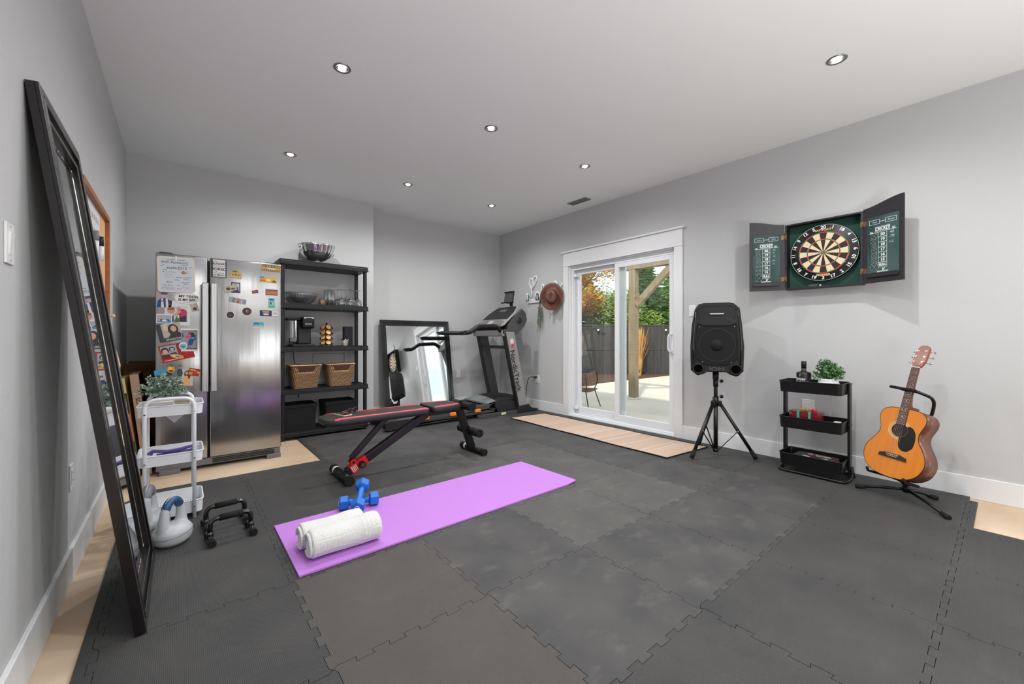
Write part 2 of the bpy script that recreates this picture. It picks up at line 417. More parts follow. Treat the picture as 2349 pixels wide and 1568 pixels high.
# ================================================================== FOAM MAT
P_ = .6105
LX = [1.605 + P_ * j for j in range(-3, 5)]                  # x seams
LY = [1.386 + P_ * i for i in range(-4, 7)]                  # y seams
def foam(name, c1, c2, sp, w, gs):
    m = mat(name, c1, .62, spec=.3, noise=(c2, 3.4, (1, 1, 1), w + .12))
    n = m.node_tree.nodes; l = m.node_tree.links; b = n['Principled BSDF']; src = b.inputs['Base Color'].links[0].from_socket
    tc = n.new('ShaderNodeTexCoord'); mp = n.new('ShaderNodeMapping'); mp.inputs['Scale'].default_value = (5, 9, 1); mp.inputs['Rotation'].default_value = (0, 0, .5)
    t = n.new('ShaderNodeTexNoise'); t.inputs['Scale'].default_value = 1.1; t.inputs['Detail'].default_value = 9; t.inputs['Roughness'].default_value = .62
    r = n.new('ShaderNodeMapRange'); r.inputs[1].default_value = .55; r.inputs[2].default_value = .8; r.inputs[3].default_value = 0; r.inputs[4].default_value = .30 if gs < .3 else .07
    x = n.new('ShaderNodeMix'); x.data_type = 'RGBA'; x.inputs[7].default_value = rgb(136, 134, 131)
    l.new(tc.outputs['Object'], mp.inputs[0]); l.new(mp.outputs[0], t.inputs['Vector']); l.new(t.outputs['Fac'], r.inputs[0]); l.new(r.outputs[0], x.inputs[0]); l.new(src, x.inputs[6]); l.new(x.outputs[2], b.inputs['Base Color'])
    return grid_bump(m, .0052, gs)
M['foam'] = foam('foam_dark', (58, 58, 59), (74, 73, 72), 2, .16, .5)
M['foam_warm'] = foam('foam_warm', (76, 73, 71), (86, 82, 79), 2, .2, .55)
M['foam_smooth'] = foam('foam_worn', (58, 58, 60), (84, 82, 81), 2, .16, .15)
M['foam_mid'] = foam('foam_mid', (74, 73, 72), (92, 90, 88), 2, .15, .12)
def seam(p, q, N=10, a=.0105, d=.0028):
    p = Vector(p).to_2d(); q = Vector(q).to_2d(); u = (q - p); L = u.length; u.normalize(); v = Vector((-u.y, u.x))
    pts = [(0, 0)]; st = (L - .03) / N
    for k in range(N):
        s = 1 if k % 2 == 0 else -1; t0 = .015 + k * st; t1 = t0 + st
        pts.append((t0 + (0 if k == 0 else -d), s * a)); pts.append((t1 + (0 if k == N - 1 else d), s * a))
    pts.append((L, 0))
    return [p + u * x + v * y for x, y in pts]
def inset(P, e):
    n = len(P); out = []
    for i in range(n):
        a, b, c = P[i - 1], P[i], P[(i + 1) % n]
        d1 = (b - a).normalized(); d2 = (c - b).normalized()
        n1 = Vector((-d1.y, d1.x)); n2 = Vector((-d2.y, d2.x)); m = n1 + n2
        k = m.length_squared
        out.append(b + (m * (2 * e / k) if k > .3 else n1 * e))
    return out
fm = thing('foam_floor_mat', 'dark grey interlocking puzzle foam mat covering the gym floor', 'mat', (2, 2, 0))
FT = .012
rf = random.Random(4)
def tile_obj(P, m, name='foam_tile'):
    P = inset(P, .0009); g = GW(fm); g.prism([(p.x, p.y) for p in P], 0.0005, FT + rf.uniform(-.0004, .0004), m); g.out(name, fm)
cells = set()
for i in range(len(LY) - 1):
    for j in range(len(LX) - 1):
        yc = (LY[i] + LY[i + 1]) / 2; xc = (LX[j] + LX[j + 1]) / 2
        if yc < -1.1: continue
        if yc > 3.828 and xc < .99: continue
        if yc < .16 and xc > 3.43: continue
        cells.add((i, j))
yL = [LY[0]]
def hs(i, j): return seam((LX[j], LY[i]), (LX[j + 1], LY[i]))
def vs_(i, j): return seam((LX[j], LY[i]), (LX[j], LY[i + 1]))
for (i, j) in sorted(cells):
    if LY[i + 1] > 5.2: continue
    bot = hs(i, j); right = vs_(i, j + 1); top = hs(i + 1, j); left = vs_(i, j)
    if abs(LY[i + 1] - 3.828) < .01 and LX[j] < .9: top = [top[0], top[-1]]
    P = bot[:-1] + right[:-1] + list(reversed(top))[:-1] + list(reversed(left))[:-1]
    xc = (LX[j] + LX[j + 1]) / 2; yc = (LY[i] + LY[i + 1]) / 2
    if .38 < xc < .99 and yc < 2: m = M['foam_warm']
    elif xc > 3.4 or yc < .8 or xc < .9: m = M['foam']
    elif 1.6 < xc < 2.9 and 1.3 < yc < 3.3: m = M['foam_mid']
    else: m = M['foam_smooth']
    tile_obj(P, m)
def strip_v(i, j, w, m):       # border strip on the side of a vertical seam; w<0 to the left
    s_ = vs_(i, j); a, b = s_[0], s_[-1]
    if w > 0: P = [Vector((a.x + w, a.y)), Vector((b.x + w, b.y))] + list(reversed(s_))
    else: P = s_[:] + [Vector((b.x + w, b.y)), Vector((a.x + w, a.y))]
    tile_obj(P, m, 'border_strip')
def strip_h(i, j, w, m, x1=None):
    s_ = hs(i, j); a, b = s_[0], s_[-1]
    if w > 0: P = s_[:] + [Vector((b.x, b.y + w)), Vector((a.x, a.y + w))]
    else: P = [Vector((a.x, a.y + w)), Vector((b.x, b.y + w))] + list(reversed(s_))
    tile_obj(P, m, 'border_strip')
for i in range(len(LY) - 1):
    yc = (LY[i] + LY[i + 1]) / 2
    if yc < -1.1 or LY[i + 1] > 5.2: continue
    if yc < 3.828: strip_v(i, 0, -.042, M['foam'])
    else: strip_v(i, 2, -.03, M['foam'])
    if yc > .16: strip_v(i, 7, .095, M['foam'])
    else: strip_v(i, 6, .041, M['foam'])
strip_h(4 - 2, 6, -.038, M['foam'])
for j in range(2, 7): strip_h(10, j, .24 if LX[j] > 1.9 else .02, M['foam'])

# ================================================================== OUTSIDE
GZ = -.10
M['conc'] = mat('concrete', (226, 220, 204), .8, noise=((210, 203, 186), 1.2, (1, 1, 1), .3))
M['mulch'] = mat('mulch', (60, 48, 42), .95, noise=((110, 78, 60), 14, (1, 1, 1), .2), bump=(40, 1, (1, 1, 1)))
M['pine'] = mat('treated_timber', (128, 108, 82), .75, noise=((160, 148, 122), 3, (6, 6, .6), .3))
M['fence'] = mat('fence_slat', (44, 43, 43), .75, noise=((70, 68, 66), 9, (1, 1, .3), .3))
M['lawn'] = mat('lawn', (70, 96, 44), .9, noise=((96, 110, 50), 8, (1, 1, 1), .3))
g = G(); g.box(4.32, 16, -12, 6.7, GZ - .1, GZ, M['conc']); g.box(4.32, 7.0, 6.7, 16, GZ - .1, GZ, M['conc']); struct(g.out('patio'))
g = G(); g.prism([(7.0, 6.7), (16, 6.7), (16, 3.6), (17.5, 3.6), (17.5, 16), (7.0, 16)], GZ - .1, GZ + .02, M['mulch']); struct(g.out('mulch_bed'))
g = G(); g.box(-30, 60, -60, 60, GZ - .25, GZ - .2, M['lawn']); struct(g.out('ground'))
# post, beam, brace of the deck overhead
t = thing('deck_post', 'weathered square timber post with diagonal brace carrying the deck beam', 'post', (6.82, 4.55, GZ), R(0))
g = GW(t); g.box(6.745, 6.885, 4.54, 4.68, GZ + .03, 2.40, M['pine'], .006); g.out('post', t)
g = GW(t); g.lathe([(.001, 0), (.14, 0), (.13, .03), (.001, .031)], M['conc'], (6.815, 4.61, GZ)); g.out('footing', t)
g = GW(t); g.push(frame((6.77, 4.54, 1.72), Vector((0, -.74, .67)), Vector((1, 0, 0)))); g.box(0, 1.02, 0, .09, -.06, .06, M['pine'], .004); g.out('brace', t)
t = thing('deck_beam', 'doubled timber beam across the top of the sliding door view', 'beam', (6.82, 3, 2.40))
for x in (6.745, 6.82):
    g = GW(t); g.box(x, x + .06, 2.2, 4.95, 2.401, 2.62, M['pine'], .004); g.out('beam', t)
# fence
fa, fb = Vector((14.9, 4.58, 0)), Vector((4.8, 12.84, 0)); fd = (fb - fa).normalized(); fn = Vector((-fd.y, fd.x, 0))
fl = (fb - fa).length
t = thing('privacy_fence', 'tall dark fence of narrow vertical slats along the mulch bed', 'fence', fa + Vector((0, 0, GZ)))
T = frame(fa + Vector((0, 0, GZ)), fd, (0, 0, 1))
g = GW(t); g.push(T); k = 0; x = 0
while x < fl:
    k += 1; w = .066; g.box(x, x + w, .03, 1.56, (.006 if k % 2 else -.006), (.014 if k % 2 else .002), M['fence']); x += .062
g.out('slat_panel', t, kind='stuff')
for zz in (.80, 1.57):
    g = GW(t); g.push(T); g.cyl((0, zz, 0), (fl, zz, 0), .018, M['dgrey'], seg=8); g.out('rail', t)
for i in range(6):
    g = GW(t); g.push(T); g.cyl((fl * i / 5, -.1, -.03), (fl * i / 5, 1.62, -.03), .028, M['dgrey'], seg=10); g.out('post', t)
# string light bulbs
cb = None; bt = mat('bulb_globe', (235, 235, 225), .2)
for i, s in enumerate((3.05, 3.75, 5.1, 5.9, 6.6)):
    p = fa + fd * s - fn * -.08 + Vector((0, 0, GZ + 1.42))
    if cb is None:
        g = G(); g.ball((0, 0, 0), .035, bt); g.cyl((0, 0, .03), (0, 0, .07), .014, M['black']); cb = tag(g.out('string_light_bulb'), '', 'bulb', 'string light bulbs on the fence'); o = cb
    else: o = cb.copy(); COL.objects.link(o)
    o['label'] = 'small round patio bulb hung near the fence top, %s from the right' % ('first', 'second', 'third', 'fourth', 'fifth')[i]
    o.location = p
# ornamental grasses
M['straw'] = mat('straw', (216, 168, 104), .7, noise=((176, 128, 70), 6, (1, 1, 1), .3))
M['leafg'] = mat('leaf_green', (84, 112, 48), .6)
def grass(x, y, h, r, lab, seed, n=170):
    rd = random.Random(seed)
    t = thing('ornamental_grass', lab, 'plant', (x, y, GZ), 0, 'feather reed grasses by the fence')
    g = G()
    for k in range(n):
        a = rd.uniform(0, 2 * PI); q = rd.random() ** .6; hh = h * rd.uniform(.6, 1.05)
        b = Vector((math.cos(a), math.sin(a), 0)); w = Vector((-b.y, b.x, 0)) * .011
        p0 = b * .09 * q; p1 = b * (.16 * q * r * 3) + Vector((0, 0, hh * .55)); p2 = b * (r * q * 1.15) + Vector((0, 0, hh))
        pm = (p1 + p2) / 2
        g.add([p0 - w, p0 + w, p1 + w, p1 - w, pm + w * 1.7, pm - w * 1.7, p2], [(0, 1, 2, 3), (3, 2, 4, 5), (5, 4, 6)], M['straw'])
    g.out('blades', t, kind='stuff')
    g = G()
    for k in range(40):
        a = rd.uniform(0, 2 * PI); b = Vector((math.cos(a), math.sin(a), 0)); w = Vector((-b.y, b.x, 0)) * .01; hh = rd.uniform(.15, .4)
        p2 = b * rd.uniform(.1, .3) + Vector((0, 0, hh)); g.add([-w, w, p2], [(0, 1, 2)], M['leafg'])
    g.out('base_leaves', t, kind='stuff')
grass(11.0, 7.25, 1.5, .30, 'tall golden reed grass clump right of the timber post', 1)
grass(9.05, 8.15, 1.3, .30, 'golden reed grass clump seen through the fixed pane beside the middle stile', 2)
grass(7.05, 8.3, 1.4, .30, 'golden reed grass clump cut by the left edge of the fixed pane', 3)
# trees
def leafmat(name, a, b):
    m = mat(name, a, .7, noise=(b, 1.3, (1, 1, 1), .25)); n = m.node_tree.nodes; l = m.node_tree.links
    tr = n.new('ShaderNodeBsdfTranslucent'); mx = n.new('ShaderNodeMixShader'); mx.inputs[0].default_value = .45
    l.new(n['Principled BSDF'].inputs['Base Color'].links[0].from_socket, tr.inputs[0]); l.new(n['Principled BSDF'].outputs[0], mx.inputs[1]); l.new(tr.outputs[0], mx.inputs[2])
    l.new(mx.outputs[0], n['Material Output'].inputs[0]); return m
M['bark'] = mat('bark', (78, 66, 56), .9, bump=(20, .5, (1, 1, .3)))
def broadleaf(x, y, h, r, mats, lab, seed, n=5200, z0=.9, s=.15):
    rd = random.Random(seed); t = thing('broadleaf_tree', lab, 'tree', (x, y, GZ - .2))
    g = G(); g.cyl((0, 0, 0), (0, 0, h * .7), .16, M['bark'], .05, seg=8)
    for k in range(9):
        a = k * 2.4; z = h * (.25 + .05 * k); g.cyl((0, 0, z), (math.cos(a) * r * .7, math.sin(a) * r * .7, z + h * .22), .05, M['bark'], .012, seg=5)
    g.out('trunk', t)
    cl = [(rd.uniform(-.75, .75) * r, rd.uniform(-.75, .75) * r, rd.uniform(z0 + .5, h), rd.uniform(.25, .45) * r) for _ in range(34)]
    for mi_, m in enumerate(mats):
        g = G()
        for k in range(n // len(mats)):
            c = cl[(k * 7 + mi_ * 3) % len(cl)] if rd.random() < .8 else cl[rd.randrange(len(cl))]
            d = Vector((rd.gauss(0, 1), rd.gauss(0, 1), rd.gauss(0, .8))).normalized() * c[3] * rd.uniform(.5, 1.1)
            p = Vector(c[:3]) + d
            a = Vector((rd.uniform(-1, 1), rd.uniform(-1, 1), rd.uniform(-.6, .6))).normalized(); b = a.orthogonal().normalized(); q = s * rd.uniform(.5, 1)
            g.add([p - a * q, p + b * q * .5, p + a * q, p - b * q * .5], [(0, 1, 2, 3)], m)
        g.out('foliage', t, kind='stuff')
def conifer(x, y, h, r, m, lab, seed, lay=40, z0=.5):
    rd = random.Random(seed); t = thing('conifer_tree', lab, 'tree', (x, y, GZ - .2))
    g = G(); g.cyl((0, 0, 0), (0, 0, h), .13, M['bark'], .01, seg=7); g.out('trunk', t)
    g = G()
    for k in range(lay):
        z = z0 + (h - z0) * k / lay; rr = r * (1 - k / lay) ** .8 + .08
        for b in range(13):
            a = b * 2 * PI / 13 + k * .9 + rd.uniform(-.2, .2); L = rr * rd.uniform(.7, 1.1); d = Vector((math.cos(a), math.sin(a), .05)); w = Vector((-d.y, d.x, 0))
            m_ = max(3, int(L / .075))
            for q in range(m_):
                f = (q + .5) / m_; p = Vector((0, 0, z)) + d * L * f + Vector((0, 0, -.18 * f * L)); ww = .05 + .05 * (1.15 - f)
                for sgn in (-1, 1):
                    e = p + w * sgn * (ww + rd.uniform(0, .09)) + d * .11 + Vector((0, 0, rd.uniform(-.08, .05)))
                    g.add([p - d * .02, p + d * .10 + w * sgn * .03 + Vector((0, 0, .03)), e, p + w * sgn * ww * .6 - d * .05 - Vector((0, 0, .05))], [(0, 1, 2, 3)], m)
    g.out('foliage', t, kind='stuff')
L1 = leafmat('maple_orange', (255, 198, 90), (252, 164, 66)); L2 = leafmat('maple_yellow', (232, 206, 96), (196, 190, 96)); L3 = leafmat('maple_green', (150, 170, 84), (176, 180, 96))
L4 = leafmat('red_leaf', (240, 130, 96), (220, 150, 96)); N1 = leafmat('spruce_green', (110, 148, 98), (138, 170, 110)); N2 = leafmat('pine_green', (150, 186, 98), (124, 160, 84)); N3 = leafmat('dry_brown', (160, 134, 100), (124, 124, 84))
broadleaf(12.2, 11.6, 6.8, 2.3, [L1, L2, L3, L1], 'tall orange autumn maple filling the fixed door pane', 11, 62000, .8, .085)
broadleaf(10.6, 12.4, 5.2, 1.5, [L3, L2, L4], 'reddish green tree at the far left of the door view', 12, 22000, s=.08)
broadleaf(15.0, 10.8, 3.0, 1.9, [N2, L3], 'low bright green shrubbery behind the fence right of the post', 13, 28000, .4, .08)
conifer(16.2, 10.4, 5.2, 1.5, N1, 'pointed spruce standing right of the timber post', 14)
conifer(17.6, 9.2, 7.0, 2.0, N2, 'large green conifer at the right edge of the door view', 15)
conifer(14.6, 13.0, 6.4, 1.6, N1, 'dark conifer behind the orange maple', 16)
broadleaf(18.5, 8.2, 5.4, 2.0, [N3, L3, N2], 'brownish sparse tree behind the big conifer', 17, 20000, s=.08)
conifer(13.5, -4.5, 5.5, 1.6, N1, 'spruce beyond the patio, seen only in the small mirror', 18)
broadleaf(15.5, -7.5, 4.2, 1.8, [L2, L3], 'yellow green tree beyond the patio, seen only in the small mirror', 19, 3000)
broadleaf(20, 12, 3.2, 2.6, [N2, L3], 'wide green bush far behind the fence', 20, 4000, .3, .16)
# patio chair
M['wicker'] = mat('brown_wicker', (128, 92, 66), .7)
t = thing('patio_chair', 'brown woven rope patio chair on thin dark legs outside the fixed pane', 'chair', (5.24, 4.62, GZ), R(20))
for nm, a, b, c in (('leg', (.22, -.2), (.30, -.28), 0), ('leg', (-.2, -.2), (-.25, -.27), 0), ('leg', (.2, .22), (.24, .28), 0), ('leg', (-.2, .22), (-.24, .28), 0)):
    g = G(); g.tube(fil([(b[0], b[1], 0), (a[0], a[1], .30)], .02), .009, M['cord']); g.out('leg', t)
g = G()
g.bm.free()
for sx in (-1, 1): g = G(); g.tube(fil([(sx * .2, -.2, .30), (sx * .27, -.24, .44), (sx * .27, -.22, .60)], .05), .009, M['cord']); g.out('back_support', t)
for k in range(16):
    g = G(); y = -.24 + .03 * k; w = .25 - .08 * abs(y) ; g.tube([(-w, y, .31), (-.1, y, .30), (.1, y, .30), (w, y, .31)], .011, M['wicker'], 6); g.out('seat_cord', t)
for k in range(12):
    g = G(); z = .40 + .018 * k; g.tube([(.28 * math.sin(a), -.24 - .0 + .16 * (1 - math.cos(a)) - .02, z) for a in [(-1.3 + 2.6 * q / 12) for q in range(13)]], .0105, M['wicker'], 6); g.out('back_cord', t)
# deck stairs glimpsed in the mirror
t = thing('deck_stairs', 'timber stairs of the raised deck beyond the patio', 'stairs', (7.2, .4, GZ))
for k in range(8):
    g = GW(t); g.box(7.0 , 8.0, -1.6 + .27 * k, -1.32 + .27 * k, GZ + .19 * (k + 1) - .04, GZ + .19 * (k + 1), M['pine'], .004); g.out('tread', t)
for x in (6.98, 8.0):
    g = GW(t); g.push(frame((x, -1.6, GZ), (0, 1, 0), (0, 0, 1))); g.prism([(0, 0), (.25, 0), (2.3, 1.45), (2.16, 1.6), (0, .14)], -.02, .02, M['pine']); g.out('stringer', t)
# ================================================================== REFRIGERATOR
FY = 4.22                                                        # front face of the doors
fr = thing('refrigerator', 'stainless steel side-by-side refrigerator covered with photos and magnets', 'refrigerator', (.28, 4.65, 0))
g = GW(fr); g.box(-.15, .712, FY + .075, 4.98, .045, 1.742, M['dgrey'], .006); g.out('body', fr)
for x0, x1, l in ((-.152, .176, 0), (.190, .716, 1)):
    g = GW(fr); g.box(x0, x1, FY, FY + .065, .088, 1.757, M['steel'], .009, 3); d = g.out('door', fr)
    hx = .158 if l == 0 else .216
    g = GW(fr)
    g.box(hx - .022, hx + .022, FY - .052, FY - .03, .64, 1.54, M['steel2'], .006)
    for z in (.70, 1.48): g.box(hx - .012, hx + .012, FY - .032, FY + .002, z - .02, z + .02, M['steel2'], .003)
    g.out('handle', d, 'flat vertical bar handle')
g = GW(fr); g.box(-.15, .71, FY + .01, FY + .08, .03, .084, M['grey'], .004); g.out('base_grille', fr)
for k in range(3):
    g = GW(fr); g.box(.21, .66, FY + .004, FY + .012, .042 + .014 * k, .049 + .014 * k, M['black']); g.out('grille_slot', fr)
for x0, x1 in ((-.13, .0), (.6, .71)):
    g = GW(fr); g.box(x0, x1, FY - .015, FY + .09, .0, .04, M['grey'], .004); g.out('foot', fr)
for x in (-.1, .62):
    g = GW(fr); g.box(x - .03, x + .05, FY + .02, FY + .12, 1.742, 1.768, M['dgrey'], .004); g.out('hinge_cover', fr)

# ------------------------------------------------------------------ flat prints on the doors
def poly_on(g, pts, z, m):
    vs = [(x, y, z) for x, y in pts]; g.add(vs, [tuple(range(len(vs)))], m)
def card(name, label, cat, x, z, w, h, rot, col, shapes, y=None, th=.0012, group=None, outline=None, rough=.45, off=0, texts=()):
    """flat piece on the fridge door; shapes in millimetre-free unit coordinates (0..1 of width / height)"""
    T = FB(x, z, (FY if y is None else y) - off) @ Matrix.Rotation(R(rot), 4, 'Z')
    t = thing(name, label, cat, T=T, group=group)
    g = G(); O = outline or [(-w / 2, -h / 2), (w / 2, -h / 2), (w / 2, h / 2), (-w / 2, h / 2)]
    g.prism(O, 0.0003, th, flat(*col, rough=rough)); g.out('card', t)
    if shapes:
        g = G(); k = 0
        for s_ in shapes:
            k += 1; kind, c = s_[0], s_[-1]; zz = th + .00012 * k; m = flat(*c, rough=rough)
            X = lambda v: -w / 2 + v * w
            Y = lambda v: -h / 2 + v * h
            if kind == 'r': poly_on(g, [(X(s_[1]), Y(s_[2])), (X(s_[3]), Y(s_[2])), (X(s_[3]), Y(s_[4])), (X(s_[1]), Y(s_[4]))], zz, m)
            elif kind == 'e': poly_on(g, ell(X(s_[1]), Y(s_[2]), s_[3] * w, s_[4] * h, 16), zz, m)
            elif kind == 'p': poly_on(g, [(X(a), Y(b)) for a, b in s_[1]], zz, m)
        g.out('print', t, kind='nonorm')
    if texts: joined_text([(s_, (-.5 + a) * w, (-.5 + b) * h, sz, dict(kw)) for s_, a, b, sz, kw in texts], flat(25, 25, 28), t, TR((0, 0, th + .0006)))
    return t
def person(cx, top, sc, hair, skin, shirt, pants=None):
    o = [('e', cx, top, .09 * sc, .10 * sc, hair), ('e', cx, top - .03 * sc, .065 * sc, .08 * sc, skin),
         ('p', [(cx - .17 * sc, top - .45 * sc), (cx + .17 * sc, top - .45 * sc), (cx + .14 * sc, top - .15 * sc), (cx, top - .09 * sc), (cx - .14 * sc, top - .15 * sc)], shirt)]
    if pants: o.append(('r', cx - .1 * sc, top - .85 * sc, cx + .1 * sc, top - .42 * sc, pants))
    return o
BK = (28, 28, 32)
wb = card('whiteboard', 'handwritten dry-erase whiteboard with cream border at top of left fridge door', 'whiteboard', -.024, 1.592, .232, .284, 1.6, (226, 222, 208), [], outline=rrect(-.116, .116, -.142, .142, .02), th=.006)
g = G(); g.prism(rrect(-.1, .1, -.128, .13, .006), .006, .0066, flat(214, 221, 230)); g.out('writing_surface', wb)
joined_text([('I will add mum\'s meds!', 0, .118, .012, {}), ('WiFi Password:', -.008, .096, .027, {}), ('is always on!', .05, .078, .010, {}), ('stella2013', .003, .052, .031, {}), ('wow!', -.083, .07, .012, dict(rot=.7)), ('heart', .088, .062, .009, {}),
             ('Words', -.07, .036, .009, {}), ('R  A  V  E  N', -.045, .018, .014, {}), ('e  w  e  n  i', -.047, .003, .011, {}), ('a  a  r  e  c', -.047, -.010, .011, {}), ('l  y  y  r  e', -.047, -.023, .011, {}),
             ('* love you *', .055, .018, .011, {}), ('JENNA & JEWEL\'S', .045, -.022, .012, {}), ('HAUS', .058, -.037, .013, {}), ('party', .0, -.042, .014, {}),
             ('Bijou', -.045, -.060, .019, {}), ('LIVE LAUGH', .055, -.062, .009, {}), ('LOVE', .055, -.074, .009, {}), ('Auto & Rob', -.055, -.086, .012, {}), ('what?', .01, -.084, .010, {}), ('"the', .04, -.096, .009, {}), ('best"', .065, -.104, .009, {}),
             ('Winter is here', -.055, -.110, .009, {}), ('Days II', .015, -.112, .011, {})],
            flat(30, 30, 44), wb, TR((0, 0, .0068)))
g = G(); g.ring_prism(rrect(-.092, -.018, -.119, -.101, .005), rrect(-.0905, -.0195, -.1175, -.1025, .004), .0066, .0071, flat(30, 30, 44)); g.out('drawn_box', wb)
g = G(); g.box(-.006, .006, .11, .148, .001, .011, M['whitep'], .002); g.out('hook', wb)
g = G(); g.lathe([(.013, .007), (.013, .011), (.008, .012), (.001, .012)], mat('copper_disc', (178, 128, 100), .4, metal=.6), (.046, .020, 0)); g.out('round_magnet', wb)
card('framed_quote', 'small white block sign reading BORED on right fridge door', 'sign', .251, 1.671, .105, .142, 0, (40, 42, 44), [('r', .11, .0, .93, 1, (232, 232, 230))], th=.012,
     texts=[('TOO', .28, .90, .014, {}), ('HUNGRY', .5, .76, .026, dict(bold=.0006)), ('THAN NOT TOO', .5, .62, .011, {}), ('BORED', .5, .45, .032, dict(bold=.0006)), ('to make', .32, .31, .008, {}), ('make and feel', .5, .22, .013, {}), ('the difference', .5, .10, .0135, dict(bold=.0004))])
card('oval_magnet', 'white oval magnet reading MY DOG IS MY BFF', 'magnet', .044, 1.405, .158, .092, -1, (238, 238, 236), [], outline=ell(0, 0, .079, .045, 32), th=.0025, off=.002,
     texts=[('MY', .27, .66, .027, dict(bold=.0008)), ('DOG', .74, .66, .026, dict(bold=.0008)), ('IS MY BFF.', .5, .36, .026, dict(bold=.0008)), ('Never Enough Treats', .52, .17, .007, {}), ('*', .5, .60, .04, dict(bold=.001))])
GD = (20, 70, 150)
card('graduate_photo', 'photo of person in blue graduation gown and cream stole', 'photo', -.1, 1.388, .093, .124, 0, (176, 160, 156),
     [('p', [(.02, 0), (.98, 0), (.9, .45), (.62, .62), (.35, .62), (.1, .42)], GD), ('e', .5, .74, .17, .14, (214, 168, 150)), ('r', .3, .82, .72, .95, (28, 92, 170)), ('r', .18, .93, .8, .97, (24, 60, 120)),
      ('p', [(.3, 0), (.5, 0), (.42, .6), (.33, .6)], (232, 220, 196)), ('p', [(.62, 0), (.8, 0), (.72, .6), (.6, .6)], (232, 220, 196)), ('e', .37, .4, .04, .04, BK)])
card('family_photo', 'white bordered photo of people with bright pink shirt outdoors', 'photo', -.018, 1.285, .158, .196, 0, (228, 228, 226),
     [('r', .05, .14, .87, .8, (206, 214, 222)), ('p', [(.35, .14), (.87, .14), (.87, .5), (.5, .45)], (78, 112, 48)), ('r', .60, .14, .84, .5, (34, 40, 66)), ('e', .68, .52, .20, .16, (206, 34, 90)), ('e', .55, .68, .09, .07, (200, 150, 130)),
      ('e', .25, .60, .15, .13, (206, 150, 130)), ('e', .25, .68, .15, .06, (150, 96, 70)), ('p', [(.3, .42), (.6, .62), (.64, .55), (.38, .36)], (214, 160, 140)), ('r', .05, .14, .35, .38, (40, 60, 120)), ('r', .5, .3, .56, .42, (240, 240, 240)), ('e', .2, .85, .06, .04, (70, 70, 60))])
card('pool_photo', 'small photo of white cow-spotted loungers on blue floor', 'photo', -.099, 1.237, .094, .072, -2, (232, 236, 238), [('r', .05, .08, .95, .35, (60, 148, 196)), ('r', .05, .35, .95, .92, (176, 176, 186)), ('e', .3, .35, .14, .1, BK), ('e', .55, .3, .2, .1, (240, 240, 240)), ('e', .72, .38, .12, .07, BK), ('e', .2, .33, .08, .12, (216, 160, 140))], off=.003)
card('portrait_photo', 'tilted photo of dark haired person above grey word band', 'photo', -.065, 1.132, .15, .145, 12, (60, 60, 64), [('r', .2, .22, 1, .98, (190, 176, 170)), ('e', .66, .62, .22, .3, (58, 40, 36)), ('e', .68, .66, .12, .17, (216, 168, 148)), ('p', [(.4, .22), (.98, .22), (.9, .45), (.55, .45)], (48, 48, 50)), ('r', .28, .62, .45, .98, (220, 200, 170))], off=.002,
     texts=[])
joined_text([('SPARROW', .012, -.058, .020, dict(bold=.0006))], flat(190, 190, 190), bpy.data.objects['portrait_photo'], TR((0, 0, .0022)))
card('hug_photo', 'black framed photo of two children hugging in pink and blue', 'photo', .057, 1.070, .106, .184, 0, (236, 236, 236), [('r', .02, .08, .98, .92, (26, 26, 30)), ('r', .06, .12, .94, .89, (150, 150, 152)), ('e', .55, .78, .13, .07, (176, 50, 60)), ('e', .68, .76, .11, .07, (40, 30, 30)), ('e', .42, .63, .16, .07, (226, 60, 130)), ('p', [(.5, .5), (.88, .5), (.85, .72), (.62, .74)], (30, 30, 36)), ('e', .68, .58, .16, .05, (60, 150, 190)), ('p', [(.4, .26), (.66, .26), (.8, .52), (.45, .5)], (34, 70, 140)), ('r', .35, .16, .62, .2, (200, 30, 40)), ('r', .06, .62, .16, .78, (40, 100, 170))], off=.003)
card('red_christmas_card', 'red tilted photo card showing two people in front of mountains', 'card', -.022, .975, .205, .138, 13, (178, 18, 28), [('r', .04, .22, .52, .93, (150, 176, 196)), ('e', .16, .66, .12, .2, (56, 40, 36)), ('e', .16, .6, .08, .15, (214, 168, 148)), ('e', .38, .7, .09, .14, (40, 30, 30)), ('e', .38, .68, .06, .1, (216, 170, 150)), ('p', [(.04, .22), (.3, .22), (.26, .45), (.04, .48)], (110, 24, 30)), ('p', [(.28, .22), (.52, .22), (.48, .5), (.3, .5)], (60, 40, 44)), ('r', .06, .08, .5, .12, (236, 220, 220))])
card('pale_card', 'small grey photo magnet below the oval magnet', 'magnet', .089, 1.337, .05, .068, 14, (186, 180, 172), [('e', .45, .7, .2, .18, (214, 190, 170)), ('e', .5, .3, .25, .2, (60, 60, 60))])
card('round_badge', 'round light blue badge magnet on the hugging photo', 'magnet', .017, 1.022, .054, .066, 0, (190, 226, 232), [('e', .5, .45, .36, .3, (110, 180, 200)), ('e', .55, .4, .2, .1, (90, 140, 90)), ('r', .2, .7, .8, .8, (240, 240, 236))], outline=ell(0, 0, .027, .033, 24), off=.006, th=.003)
card('oval_souvenir', 'golden oval fish shaped magnet on red card', 'magnet', -.02, .938, .088, .034, -14, (224, 158, 60), [('e', .45, .5, .32, .3, (220, 210, 160)), ('e', .55, .5, .18, .2, (110, 120, 130))], outline=ell(0, 0, .044, .017, 20), off=.003, th=.005)
card('beach_postcard', 'bright blue postcard partly behind the cart plant', 'postcard', -.105, .808, .105, .058, 8, (40, 160, 206), [('r', 0, 0, 1, .3, (60, 60, 66)), ('e', .8, .4, .2, .2, (40, 44, 40))])
